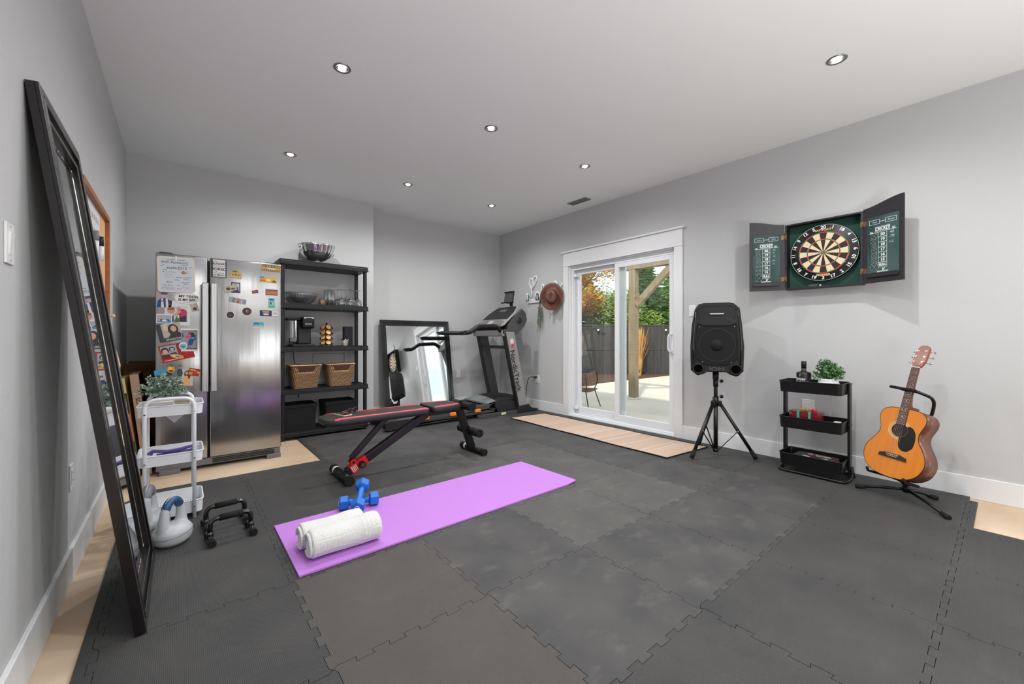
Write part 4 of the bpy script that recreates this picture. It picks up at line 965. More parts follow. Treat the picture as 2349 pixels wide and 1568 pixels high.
# ================================================================== WHITE CART
wc = thing('white_cart', 'white three-tier metal utility cart in front of the refrigerator', 'cart', (-.045, 3.23, 0))
CY0, CY1 = 3.085, 3.385
def tray(cart, x0, x1, y0, y1, zb, zt, m, name='tray', holes=0, th=.003, flare=.004, r=.03):
    g = GW(cart)
    O = rrect(x0, x1, y0, y1, r, 5); Bm = rrect(x0 + flare, x1 - flare, y0 + flare, y1 - flare, r, 5)
    I = rrect(x0 + th, x1 - th, y0 + th, y1 - th, r, 5); Ib = rrect(x0 + flare + th, x1 - flare - th, y0 + flare + th, y1 - flare - th, r, 5)
    V = lambda P, z: [Vector((a, b, z)) for a, b in P]
    g.loft([V(Bm, zb), V(O, zt), V(I, zt), V(Ib, zb + .004)], m, smooth=False); o = g.out(name, cart)
    g = GW(cart); g.tube([(a, b, zt) for a, b in O], .0042, m, 6, closed=True); g.out('rim', o)
    return o
wt = [tray(wc, -.192, .108, CY0 + .012, CY1 - .012, zb, zt, M['white']) for zb, zt in ((.632, .692), (.347, .407), (.04, .113))]
for k, o in enumerate(wt):
    g = GW(wc); 
    zb = (.632, .347, .04)[k] + .0045
    for i in range(22):
        for j in range(20):
            x = -.17 + .012 * i; y = CY0 + .04 + .0115 * j
            g.prism([(x, y), (x + .0065, y), (x + .0065, y + .0065), (x, y + .0065)], zb - .0003, zb, M['grey'])
    g.out('perforations', o, kind='stuff')
for nm, y in (('front_frame', CY0), ('rear_frame', CY1)):
    g = GW(wc); g.tube(fil([(-.157, y, FT), (-.157, y, .733), (.065, y, .733), (.065, y, FT)], .06, 7), .0095, M['white'], 12); fo = g.out(nm, wc)
    for x in (-.157, .065):
        for z in (.652, .372, .082):
            s_ = -1 if y == CY0 else 1
            g = GW(wc); g.cyl((x, y + s_ * .008, z), (x, y + s_ * .0115, z), .005, M['chrome'], seg=10); g.out('bolt', fo)
# things on the cart
def plant(name, lab, loc, rx, ry, rz, h0, mats, n_st, n_lf, s, seed, pot):
    rd = random.Random(seed); t = thing(name, lab, 'plant', loc); pot(t)
    g = G(); ls = []
    for k in range(n_st):
        a = rd.uniform(0, 2 * PI); q = rd.random() ** .5; up_ = math.sqrt(max(0.02, 1 - q * q))
        tip = Vector((rx * q * math.cos(a), ry * q * math.sin(a), h0 + rz * up_ * rd.uniform(.75, 1.08) - .01))
        mid = Vector((tip.x * .35, tip.y * .35, h0 + (tip.z - h0) * .55)); st = Vector((tip.x * .1, tip.y * .1, h0 - .01))
        pts = [st * (1 - f) ** 2 + mid * 2 * f * (1 - f) + tip * f * f for f in [i / 5 for i in range(6)]]
        g.tube(pts, .0012, mats[0], 3); ls.append(pts)
    g.out('stems', t, kind='stuff')
    gs = [G() for _ in mats]
    for pts in ls:
        for k in range(n_lf):
            f = rd.uniform(.2, 1.0) * 4.99; i = int(f); p = pts[i].lerp(pts[i + 1], f - i)
            d = Vector((rd.gauss(0, 1), rd.gauss(0, 1), rd.gauss(.5, .8))).normalized(); b = d.cross(Vector((rd.gauss(0, 1), rd.gauss(0, 1), rd.gauss(0, 1)))).normalized(); nn = d.cross(b)
            q = s * rd.uniform(.6, 1.15); j = rd.randrange(len(mats)); w = q * .42
            gs[j].add([p, p + d * q * .45 + b * w, p + d * q, p + d * q * .45 - b * w, p + d * q * .5 + nn * q * .14], [(0, 1, 4), (1, 2, 4), (2, 3, 4), (3, 0, 4)], mats[j], True)
    for q in gs: q.out('foliage', t, kind='stuff')
    return t
EUC = [mat('sage_leaf', (148, 166, 154), .7), mat('sage_pale', (186, 198, 190), .7), mat('sage_green', (118, 150, 112), .7), mat('sage_dark', (92, 112, 100), .7)]
def pot1(t): g = G(); g.lathe([(.035, 0), (.045, .05), (.045, .07), (.042, .07), (.001, .06)], M['white']); g.out('pot', t)
plant('potted_eucalyptus', 'bushy grey green artificial plant in white pot on white cart', (-.085, 3.26, .652), .125, .10, .145, .085, EUC, 95, 26, .016, 5, pot1)
for x0, x1, y0, y1, c, lab, h, rot in ((-.16, -.035, 3.12, 3.19, (206, 200, 196), 'loose greyish papers in top tray of white cart', .075, 6), (-.02, .05, 3.12, 3.24, (196, 190, 160), 'stack of folded magazines in top tray of white cart', .085, -3)):
    t = thing('paper_stack', lab, 'papers', ((x0 + x1) / 2, (y0 + y1) / 2, .637), R(rot)); w = (x1 - x0) / 2; d = (y1 - y0) / 2
    rd = random.Random(int(h * 100))
    for k in range(int(h / .008)):
        g = G(T=RZ(rd.uniform(-6, 6))); v = rd.randint(-22, 16); g.box(-w, w, -d, d, .0085 * k, .0085 * k + .0075, flat(c[0] + v, c[1] + v, c[2] + v)); g.out('sheet', t)
t = thing('hanging_paper', 'white folded paper triangle hanging below the top tray', 'paper', T=frame((-.03, 3.25, .60), (1, 0, 0), (0, 0, 1)))
g = G(); g.prism([(-.055, .03), (.0, -.035), (.07, .03)], 0, .001, flat(224, 220, 216)); g.out('sheet', t)
M['purple_band'] = mat('purple_band', (92, 84, 150), .5); M['pinkb'] = mat('pink_band', (196, 172, 200), .5)
t = thing('resistance_band', 'folded purple and lilac exercise band in middle tray of cart', 'exercise band', (-.03, 3.17, .378))
for k, (m, dy) in enumerate(((M['purple_band'], 0), (M['purple_band'], .022), (M['pinkb'], .045))):
    g = G(); g.tube([(-.10, dy, .014 + .012), (-.115, dy + .01, .026), (-.10, dy + .01, .040), (-.03, dy + .005, .030), (.03, dy, .034), (.085, dy + .005, .045), (.10, dy, .035), (.08, dy - .01, .02), (0, dy, .014), (-.08, dy, .012)], .010, m, 8, flat=.5); g.out('loop', t)

# ================================================================== KETTLEBELLS
M['ketg'] = mat('kettle_grey', (176, 179, 183), .42); M['ketb'] = mat('kettle_blue', (34, 78, 116), .4); M['ketd'] = mat('kettle_dark_grey', (112, 114, 120), .45)
def kettlebell(lab, x, y, rz, sc, gm, H=.26):
    t = thing('kettlebell', lab, 'kettlebell', (x, y, FT), R(rz), 'plastic kettlebells by the cart')
    t.scale = (sc, sc, sc); MW[t.name] = MW[t.name] @ Matrix.Scale(sc, 4)
    g = G()
    prof = [(.03, 0), (.062, .003), (.083, .022), (.090, .050), (.089, .072), (.077, .090), (.058, .101), (.04, .106), (.001, .108)]
    g.loft([[Vector((r * math.cos(a), r * math.sin(a) * .92, z)) for a in [2 * PI * i / 40 for i in range(40)]] for r, z in prof], M['ketg'])
    P = [(-.050, 0, .05), (-.056, 0, .095), (-.056, 0, .14), (-.050, 0, .18), (-.034, 0, .212), (-.012, 0, .226), (.012, 0, .226), (.034, 0, .212), (.050, 0, .18), (.056, 0, .14), (.056, 0, .095), (.050, 0, .05)]
    rr = [.036, .029, .0225, .0190, .0175, .0175, .0175, .0175, .0190, .0225, .029, .036]
    g.tube([Vector(p) for p in P], rr, M['ketg'], 20, flat=1.0)
    b = g.out('body', t)
    md = b.modifiers.new('fuse', 'REMESH'); md.mode = 'VOXEL'; md.voxel_size = .0045; md.use_smooth_shade = True
    md = b.modifiers.new('soften', 'SMOOTH'); md.iterations = 9; md.factor = .6
    g = G(); g.loft([[Vector((r * math.cos(a), r * math.sin(a) * .92, z + .012 * math.cos(a))) for a in [2 * PI * i / 40 for i in range(40)]] for r, z in ((.0892, .0615), (.0912, .0635), (.0895, .0655))], M['ketd'], caps=False); g.out('seam_line', b)
    g = G(); P2 = [(-.0505, 0, .176), (-.034, 0, .2125), (-.012, 0, .2265), (.012, 0, .2265), (.034, 0, .2125), (.0505, 0, .176)]
    g.tube(P2, [.0218, .0208, .0202, .0202, .0208, .0218], gm, 20); g.out('grip', t, sub=1)
    g = G(); P3 = []
    for a, b_, c in P2: n_ = Vector((a, 0, c - .165)).normalized(); P3.append(Vector((a, 0, c)) + n_ * .0178)
    g.tube(P3, .0036, M['ketg'], 8); g.out('grip_stripe', t, sub=1)
    fa_ = R(195 - rz); dn = Vector((math.cos(fa_), math.sin(fa_), 0)); g = G(); g.push(frame(Vector((dn.x * .088, dn.y * .081, .046)), Vector((0, 0, 1)).cross(dn), (0, 0, 1))); g.prism(ell(0, 0, .022, .024, 20), -.004, .004, M['black']); g.out('filler_cap', t)
    return t
kettlebell('smaller pale grey kettlebell with blue grip on the foam mat', -.032, 2.775, 52, 1.0, M['ketb'])
kettlebell('larger pale grey kettlebell with dark grey grip behind the blue one', -.135, 2.972, 80, 1.12, M['ketd'])

# ================================================================== PUSH-UP BARS
def pushup(lab, x, y, rz):
    t = thing('push_up_bar', lab, 'push-up bar', (x, y, FT), R(rz), 'push-up bars')
    g = G(); g.tube(fil([(-.092, 0, .045), (-.092, 0, .118), (.092, 0, .118), (.092, 0, .045)], .04, 7), .0125, M['gloss'], 12); g.out('handle', t)
    g = G(); g.cyl((-.052, 0, .118), (.055, 0, .118), .0165, M['rubber'], seg=18); g.out('foam_grip', t)
    for s_ in (-1, 1):
        g = G(); g.tube([(s_ * .092, -.06, .018), (s_ * .092, -.02, .03), (s_ * .092, .02, .03), (s_ * .092, .06, .018)], .010, M['gloss'], 10); g.cyl((s_ * .092, 0, .025), (s_ * .092, 0, .058), .0165, M['gloss']); f = g.out('foot_bar', t)
        for q in (-1, 1):
            g = G(); g.cyl((s_ * .092, q * .046, .018), (s_ * .092, q * .078, .018), .018, M['rubber'], seg=18); g.out('rubber_cap', f)
    return t
pushup('black push-up bar with foam grip, nearer one of the pair', .212, 2.665, 5)
pushup('black push-up bar with foam grip, farther one of the pair', .203, 2.865, 5)
# ================================================================== YOGA MAT, TOWEL, DUMBBELLS
M['yoga'] = mat('lilac_foam', (184, 122, 208), .62, bump=(150, .15, (1, 1, 1)))
t = thing('yoga_mat', 'purple exercise mat rolled out on the black foam floor', 'mat', (1.34, 2.33, FT))
g = GW(t); N_ = 40; rows = []
for i in range(N_ + 1):
    f = i / N_; x = .412 + (2.275 - .412) * f
    y0 = 2.012 + .022 * f; y1 = 2.638 + .022 * f
    li = .0; lj = .0
    if f > .95: li = .012 * ((f - .95) / .05) ** 1.5
    rows.append((x, y0, y1, li, lj))
for (x, y0, y1, a, b), (X, Y0, Y1, A, B_) in zip(rows, rows[1:]):
    z0 = FT + .0015; th = .0085
    g.add([(x, y0, z0 + a), (X, Y0, z0 + A), (X, Y1, z0 + B_), (x, y1, z0 + b), (x, y0, z0 + a + th), (X, Y0, z0 + A + th), (X, Y1, z0 + B_ + th), (x, y1, z0 + b + th)],
          [(4, 5, 6, 7), (3, 2, 1, 0), (0, 1, 5, 4), (2, 3, 7, 6)] + ([(0, 4, 7, 3)] if x < .42 else []) + ([(1, 2, 6, 5)] if X > 2.27 else []), M['yoga'])
bmesh.ops.remove_doubles(g.bm, verts=g.bm.verts, dist=.0001)
g.out('mat', t)
MZ = FT + .010
# towel: one sheet rolled into two side by side rolls
M['towel'] = grid_bump(mat('white_towel', (222, 222, 220), .9, sheen=.3), .0065, .8, 'XY')
t = thing('rolled_towel', 'white waffle weave towel rolled up on the purple mat', 'towel', (.645, 2.19, MZ), R(2))
def roll(yc, r, x0, x1, ph, sw):
    g = G(); rings = []; n = 34
    prof = [(0, .80), (.012, .93), (.03, .99), (.2, 1.0), (.5, 1.0), (.70, 1.005), (.715, 1.045), (.745, 1.05), (.755, 1.01), (.775, 1.05), (.805, 1.055), (.815, 1.015), (.835, 1.055), (.865, 1.06), (.875, 1.02), (.89, 1.06), (.97, 1.05), (.99, .99), (1.0, .86)]
    for f, k in prof:
        rings.append([Vector((x0 + (x1 - x0) * f, yc + sw * math.sin(f * 5 + ph) + r * k * math.cos(a) * 1.02, max(.0015, r * k * math.sin(a) * .97 + r * .97 + .004 * math.sin(f * 9 + ph)))) for a in [2 * PI * i / n for i in range(n)]])
    g.loft(rings, M['towel'], caps=True); return g
g = roll(-.050, .070, -.168, .172, 0, .005); r1 = g.out('roll', t, sub=1)
g = roll(.063, .066, -.178, .130, 1.5, .006); r2 = g.out('roll', t, sub=1)
for ro, yc, r, x in ((r1, -.05, .07, -.1665), (r2, .063, .066, -.1765)):        # spiral folds showing at the near end
    for k in range(3):
        g = G(); rr = r * (.74 - .22 * k)
        g.tube([(x - .004 + .006 * k, yc + (rr + .004 * math.sin(2 * a)) * math.cos(a), r * .97 + rr * math.sin(a) * .95) for a in [.4 * k + 1.75 * PI * i / 18 for i in range(19)]], .0075, M['towel'], 8); g.out('fold', ro)
# dumbbells
M['blue'] = mat('blue_vinyl', (18, 104, 196), .42)
def dumbbell(lab, T, mark=False):
    t = thing('dumbbell', lab, 'dumbbell', T=T, group='blue hex dumbbells')
    for s_ in (-1, 1):
        g = G(); hx = lambda r, x: [Vector((x, r * math.cos(a), r * math.sin(a))) for a in [PI / 6 + PI / 3 * i + 0 for i in range(6)]]
        xs = [(.052, .022), (.057, .036), (.061, .0395), (.096, .0395), (.102, .036), (.105, .022)]
        g.loft([hx(r, s_ * x) for x, r in xs], M['blue'], smooth=False); h_ = g.out('hex_head', t)
        if s_ < 0:
            g = G(T=frame((-.1055, 0, 0), (0, -1, 0), (0, 0, 1))); g.ring_prism(ell(0, 0, .013, .017, 20), ell(0, 0, .009, .013, 20), 0, .0008, flat(230, 232, 240)); g.out('weight_mark', h_)
    g = G(); g.lathe([(.02, -.055), (.0165, -.045), (.0175, 0), (.0165, .045), (.02, .055)], M['blue'], seg=16); g.T = Matrix(); g.bm.transform(RY(90)); g.out('handle', t)
    return t
dumbbell('blue hex dumbbell lying flat on the purple mat behind the towel', TR((.872, 2.592, MZ + .0385)) @ RZ(-14) @ Matrix.Scale(1.12, 4))
dumbbell('blue hex dumbbell leaning across the other with one head raised', TR((.868, 2.555, MZ + .088)) @ RZ(62) @ RY(-20) @ Matrix.Scale(1.12, 4))

# ================================================================== WEIGHT BENCH
M['vinylb'] = mat('black_vinyl', (34, 33, 33), .5, bump=(70, .15, (1, 1, 1)))
bn = thing('weight_bench', 'adjustable black weight bench with red stripes on the pads', 'bench', (1.5, 3.215, FT))
YC = 3.215
def pad(name, outline, z0, z1, tilt=0, px=0):
    g = GW(bn); g.push(TR((px, YC, z0)) @ RY(tilt) @ TR((-px, -YC, 0)))
    def sc(P, k):
        cx = sum(p[0] for p in P) / len(P); cy = sum(p[1] for p in P) / len(P)
        return [(cx + (p[0] - cx) * (1 - k / .3), cy + (p[1] - cy) * (1 - k / .14)) for p in P]
    h = z1 - z0; V = lambda P, z: [Vector((a, b, z)) for a, b in P]
    g.loft([V(sc(outline, .012), 0), V(sc(outline, .002), .006), V(outline, h * .45), V(sc(outline, .001), h * .8), V(sc(outline, .006), h * .95), V(sc(outline, .014), h)], M['vinylb']); return g.out(name, bn)
def smooth_poly(P, n=5, r=.05):
    Q = [Vector((a, b, 0)) for a, b in P]; out = []
    for i in range(len(Q)):
        a, b, c = Q[i - 1], Q[i], Q[(i + 1) % len(Q)]; d1 = (a - b); d2 = (c - b); q = min(r, d1.length * .45, d2.length * .45)
        p1 = b + d1.normalized() * q; p2 = b + d2.normalized() * q
        for k in range(n + 1): t_ = k / n; v = p1 * (1 - t_) ** 2 + b * 2 * t_ * (1 - t_) + p2 * t_ * t_; out.append((v.x, v.y))
    return out
ZB = .443
back_o = smooth_poly([(.80, YC - .10), (.88, YC - .148), (1.30, YC - .135), (1.60, YC - .15), (1.635, YC - .12), (1.635, YC + .12), (1.60, YC + .15), (1.30, YC + .135), (.88, YC + .148), (.80, YC + .10)])
seat_o = smooth_poly([(1.655, YC - .13), (1.70, YC - .155), (1.90, YC - .14), (1.955, YC - .09), (1.955, YC + .09), (1.90, YC + .14), (1.70, YC + .155), (1.655, YC + .13)])
bp = pad('back_pad', back_o, ZB, ZB + .052); spd = pad('seat_pad', seat_o, ZB + .004, ZB + .058)
M['redv'] = mat('red_vinyl', (226, 62, 74), .5)
def stripe(parent, pts0, pts1, z):
    g = GW(bn); n = len(pts0); vs = [(a, b, z) for a, b in pts0] + [(a, b, z) for a, b in pts1] + [(a, b, z - .002) for a, b in pts0] + [(a, b, z - .012) for a, b in pts1]; fs = []
    for i in range(n - 1): fs += [(i, i + 1, n + i + 1, n + i), (n + i, n + i + 1, 3 * n + i + 1, 3 * n + i)]
    g.add(vs, fs, M['redv'], True); g.out('stripe', parent, 'red curved stripe')
for s_ in (-1, 1):
    xs = [.865, .90, 1.0, 1.15, 1.3, 1.45, 1.57, 1.615]; wi = [.004, .034, .034, .026, .024, .034, .048, .046]
    ed = [.138, .140, .137, .131, .128, .134, .140, .132]
    stripe(bp, [(x, YC + s_ * (e - w)) for x, e, w in zip(xs, ed, wi)], [(x, YC + s_ * e) for x, e in zip(xs, ed)], ZB + .0532)
    xs = [1.672, 1.72, 1.80, 1.88, 1.925]; wi = [.004, .034, .032, .042, .018]; ed = [.137, .143, .135, .129, .105]
    stripe(spd, [(x, YC + s_ * (e - w)) for x, e, w in zip(xs, ed, wi)], [(x, YC + s_ * e) for x, e in zip(xs, ed)], ZB + .0592)
text('FLYBIRD', .036, M['redv'], bp, MW[bn.name].inverted() @ TR((1.17, YC + .045, ZB + .0532)), bold=.0004)
def bar(parent, a, b, w, h, m, name, bev=.004):
    """rectangular tube from a to b in the bench's vertical plane; w across (y), h in-plane"""
    a = Vector(a); b = Vector(b); d = (b - a); L = d.length; d.normalize(); y = Vector((0, 1, 0)); u = y.cross(d)
    Tm = Matrix((d, y, -u)).transposed().to_4x4() if False else Matrix(((d.x, 0, u.x, a.x), (d.y, 1, u.y, a.y), (d.z, 0, u.z, a.z), (0, 0, 0, 1)))
    g = GW(bn if parent is None or parent.name in MW else parent); g.push(Tm); g.box(0, L, -w / 2, w / 2, -h / 2, h / 2, m, bev); return g.out(name, parent or bn)
bm_ = bar(bn, (.985, YC, .052), (1.66, YC, .425), .055, .060, M['blackm'], 'main_beam')
for f in (.22, .40, .62, .72, .8):
    p = Vector((.985, YC - .028, .052)).lerp(Vector((1.66, YC - .028, .425)), f); g = GW(bn); g.cyl(p + Vector((0, -.0006, 0)), p + Vector((0, .002, 0)), .0065, M['black'], seg=10); g.out('bolt_hole', bn)
for s_ in (-1,):
    bar(bn, (1.02, YC + s_ * .002, .155), (1.295, YC + s_ * .002, .43), .034, .042, M['blackm'], 'support_strut')
bar(bn, (.85, YC, ZB - .012), (1.62, YC, ZB - .012), .045, .024, M['blackm'], 'back_rail')
bar(bn, (1.62, YC, .425), (1.985, YC, ZB - .008), .05, .045, M['blackm'], 'seat_rail')
fl_ = bar(bn, (1.985, YC, .455), (2.135, YC, .05), .055, .060, M['blackm'], 'front_leg')
# red adjustment bracket
g = GW(bn); a = Vector((1.005, YC, .063)); b = Vector((1.125, YC, .1295)); d = (b - a).normalized(); u = Vector((0, 1, 0)).cross(d)
g.push(Matrix(((d.x, 0, u.x, a.x), (0, 1, 0, YC), (d.z, 0, u.z, a.z), (0, 0, 0, 1)))); g.box(.01, .15, -.033, .033, -.035, .036, M['red'], .003)
for s_ in (-1, 1): g.cyl((.055, s_ * .024, -.048 if u.z < 0 else .048), (.055, s_ * .034, -.048 if u.z < 0 else .048), .022, M['red'], seg=20)
br = g.out('bracket', bn, 'bright red metal bracket')
sg = -1 if u.z < 0 else 1
def gb():
    g = GW(bn); g.push(Matrix(((d.x, 0, u.x, a.x), (0, 1, 0, YC), (d.z, 0, u.z, a.z), (0, 0, 0, 1)))); return g
g = gb(); g.cyl((.055, -.042, sg * .048), (.055, .042, sg * .048), .010, M['black'], seg=14); g.out('pivot_bolt', br)
g = gb(); g.cyl((.095, -.033, 0), (.095, -.052, 0), .010, M['black']); g.cyl((.095, -.050, 0), (.095, -.072, 0), .027, M['black'], .025, seg=24); g.cyl((.095, -.0725, 0), (.095, -.0715, 0), .014, M['dgrey'], seg=20); g.out('knob', br)
for k in range(4): g = gb(); g.box(.018 + .012 * k, .025 + .012 * k, -.0342, -.033, -.026, .022, flat(226, 196, 170)); g.out('label_line', br)
# feet
for x, nm, y0, y1, r in ((.950, 'rear_foot', 3.01, 3.415, .034), (2.145, 'front_foot', 3.015, 3.40, .030)):
    g = GW(bn); g.cyl((x, y0 + .04, FT + r), (x, y1 - .04, FT + r), r * .93, M['blackm'], seg=24); f = g.out(nm, bn)
    for a_, b_ in ((y0, y0 + .045), (y1, y1 - .045)):
        g = GW(bn); g.cyl((x, a_, FT + r), (x, b_, FT + r), r, M['rubber'], seg=28); g.cyl((x, a_ - (.001 if a_ < b_ else -.001), FT + r), (x, a_, FT + r), r * .62, M['black'], seg=20); g.out('end_cap', f)
    g = GW(bn); yy = y1 - .075; g.lathe([(r * .945, -.018), (r * .945, .018)], flat(222, 216, 212), seg=24, caps=False); bmesh.ops.transform(g.bm, matrix=MW[bn.name] if False else Matrix(), verts=[]); g.bm.free()
    g = G(); g.lathe([(r * .945, -.017), (r * .945, .017)], flat(224, 218, 214), seg=24, caps=False); g.bm.transform(RX(90)); g.bm.transform(TR(Vector((x, yy, FT + r)) - Vector(MW[bn.name].translation))); g.out('warning_label', f)
for x, z, rl, l in ((2.003, .463, .037, 'upper'), (2.082, .215, .037, 'lower')):
    for s_ in (-1, 1):
        g = GW(bn); g.cyl((x + .03, YC + s_ * .03, z), (x + .03, YC + s_ * .17, z), rl, M['rubber'], seg=28); ro = g.out('foam_roller', bn)
        g = GW(bn); g.cyl((x + .03, YC + s_ * .169, z), (x + .03, YC + s_ * .1715, z), .013, M['black'], seg=16); g.out('roller_end', ro)
# phone and keys on the bench
t = thing('smartphone', 'smartphone lying on the left end of the bench', 'phone', (.965, 3.235, ZB + .054), R(14))
g = G(); g.prism(rrect(-.036, .036, -.074, .074, .009), 0, .008, flat(224, 206, 200)); g.out('case', t)
g = G(); g.prism(rrect(-.033, .033, -.071, .071, .008), .0081, .0086, M['gloss']); g.out('screen', t)
t = thing('sunglasses', 'dark folded sunglasses lying on the bench behind the phone', 'glasses', (1.052, 3.275, ZB + .0535), R(35))
M['tort'] = mat('tortoise', (52, 34, 20), .3, coat=.4)
for s_ in (-1, 1):
    g = G(); g.tube([(s_ * .032 + .022 * math.cos(a), .001, .021 + .018 * math.sin(a)) for a in [2 * PI * i / 18 for i in range(18)]], .0035, M['tort'], 6, closed=True); g.out('rim', t)
    g = G(T=frame((s_ * .032, .001, .021), (1, 0, 0), (0, 0, 1))); g.prism(ell(0, 0, .021, .017, 18), -.0008, .0008, M['gloss']); g.out('lens', t)
    g = G(); g.tube([(s_ * .055, .002, .028), (s_ * .05, .04 + .01 * s_, .02), (-s_ * .02, .06 + .012 * s_, .010), (-s_ * .045, .058 + .012 * s_, .005)], .003, M['tort'], 6); g.out('temple', t)
g = G(); g.tube([(-.01, 0, .026), (0, -.001, .029), (.01, 0, .026)], .003, M['tort'], 6); g.out('bridge', t)

# ================================================================== TREADMILL
tm = thing('treadmill', 'grey and black folding treadmill facing the right wall', 'treadmill', (3.0, 4.77, FT))
TN, TFAR = 4.47, 5.07
TC = (TN + TFAR) / 2
M['tmgrey'] = mat('treadmill_grey', (146, 144, 144), .4); M['tmdark'] = mat('treadmill_dark', (30, 29, 31), .5); M['belt'] = mat('belt', (38, 37, 37), .75, bump=(160, .2, (1, 1, 1)))
M['tmmid'] = mat('treadmill_mid', (70, 69, 70), .45)
def gp(name, f, parent=None, label=None):
    g = GW(tm); f(g); return g.out(name, parent or tm, label)
zr = lambda x: .118 + (x - 1.85) * .042        # deck top line, rising towards the motor
def side_rail(y0, y1):
    def f(g):
        g.push(frame((0, y0, 0), (1, 0, 0), (0, 0, 1))); g.prism([(1.85, zr(1.85) - .06), (3.42, zr(3.42) - .05), (3.42, zr(3.42) + .004), (1.85, zr(1.85) + .006)], -(y1 - y0), 0, M['tmmid'])
    return f
gp('side_rail', side_rail(TN, TN + .07)); gp('side_rail', side_rail(TFAR - .07, TFAR))
gp('belt', lambda g: g.add([(1.9, TN + .07, zr(1.9) - .006), (3.42, TN + .07, zr(3.42) - .006), (3.42, TFAR - .07, zr(3.42) - .006), (1.9, TFAR - .07, zr(1.9) - .006), (1.9, TN + .07, zr(1.9) - .045), (3.42, TN + .07, zr(3.42) - .045), (3.42, TFAR - .07, zr(3.42) - .045), (1.9, TFAR - .07, zr(1.9) - .045)],
    [(0, 1, 2, 3), (7, 6, 5, 4), (0, 3, 7, 4), (1, 5, 6, 2)], M['belt']))
for y0, y1 in ((TN - .012, TN + .075), (TFAR - .075, TFAR + .012)):
    def rc(g): g.push(frame((0, y0, 0), (1, 0, 0), (0, 0, 1))); g.prism([(1.80, .05), (1.83, FT + .012), (2.12, FT + .03), (2.08, zr(2.08) + .002), (1.84, zr(1.84) + .01), (1.80, zr(1.8) - .01)], -(y1 - y0), 0, M['tmdark'])
    gp('rear_cap', rc)
gp('rear_roller', lambda g: g.cyl((1.88, TN + .05, .083), (1.88, TFAR - .05, .083), .03, M['tmdark'], seg=18))
for y in (TN + .015, TFAR - .055):
    gp('frame_rail', lambda g: g.box(2.02, 3.36, y, y + .04, .062, .100, M['tmmid'], .004))
    gp('lift_strut', lambda g: g.tube([(2.2, y + .02, .034), (3.0, y + .02, .045)], .012, M['tmdark'], 8))
for x in (2.30, 2.68, 3.06):
    for y in (TN + .020, TFAR - .020): gp('cushion', lambda g: g.box(x - .045, x + .045, y - .042, y + .034, .094, .138, M['orange'], .008, 3), label='orange rubber cushion')
for y in (TN - .055, TFAR + .01):
    gp('base_rail', lambda g: g.box(3.04, 3.95, y, y + .045, FT, .062, M['tmmid'], .004))
gp('warning_sticker', lambda g: g.box(3.42, 3.50, TN - .0562, TN - .055, .025, .055, flat(226, 222, 160)))
gp('front_crossbar', lambda g: g.box(3.86, 3.93, TN - .05, TFAR + .05, FT, .062, M['tmdark'], .004))
def hood(g):
    rings = []
    for x, z, yi in ((3.26, .205, .0), (3.32, .242, .0), (3.45, .268, .0), (3.62, .275, .01), (3.80, .25, .02), (3.86, .19, .03)):
        n = 14; ring = []
        for i in range(n + 1):
            f = i / n; y = TN + yi + (TFAR - TN - 2 * yi) * f; ring.append(Vector((x + .0, y, z - .055 * abs(2 * f - 1) ** 3)))
        ring += [Vector((x, TFAR - yi, .10)), Vector((x, TN + yi, .10))]
        rings.append(ring)
    g.loft(rings, M['tmdark'], smooth=False)
gp('motor_hood', hood)
def visor(g):
    n = 14
    for a_ in (0,):
        R1 = []; R2 = []
        for i in range(n + 1):
            f = i / n; y = TN - .005 + (TFAR - TN + .01) * f; k = abs(2 * f - 1) ** 2.2
            R1.append(Vector((3.19 + .05 * k, y, zr(3.2) + .020 + .012 * (1 - k)))); R2.append(Vector((3.33 + .03 * k, y, .262 - .045 * k)))
        lo1 = [p - Vector((0, 0, .02)) for p in R1]; lo2 = [p - Vector((0, 0, .03)) for p in R2]
        g.loft([lo1, R1, R2, lo2], mat('visor_grey', (120, 124, 126), .4), caps=False, smooth=False)
gp('hood_visor', visor)
for y0, y1 in ((TN - .02, TN + .03), (TFAR - .03, TFAR + .02)):
    def sc_(g): g.push(frame((0, y0, 0), (1, 0, 0), (0, 0, 1))); g.prism([(3.34, .145), (3.395, .062), (3.84, .075), (3.84, .165), (3.50, .205), (3.34, .195)], -(y1 - y0), 0, M['tmdark'], bev=.004)
    gp('side_cover', sc_)
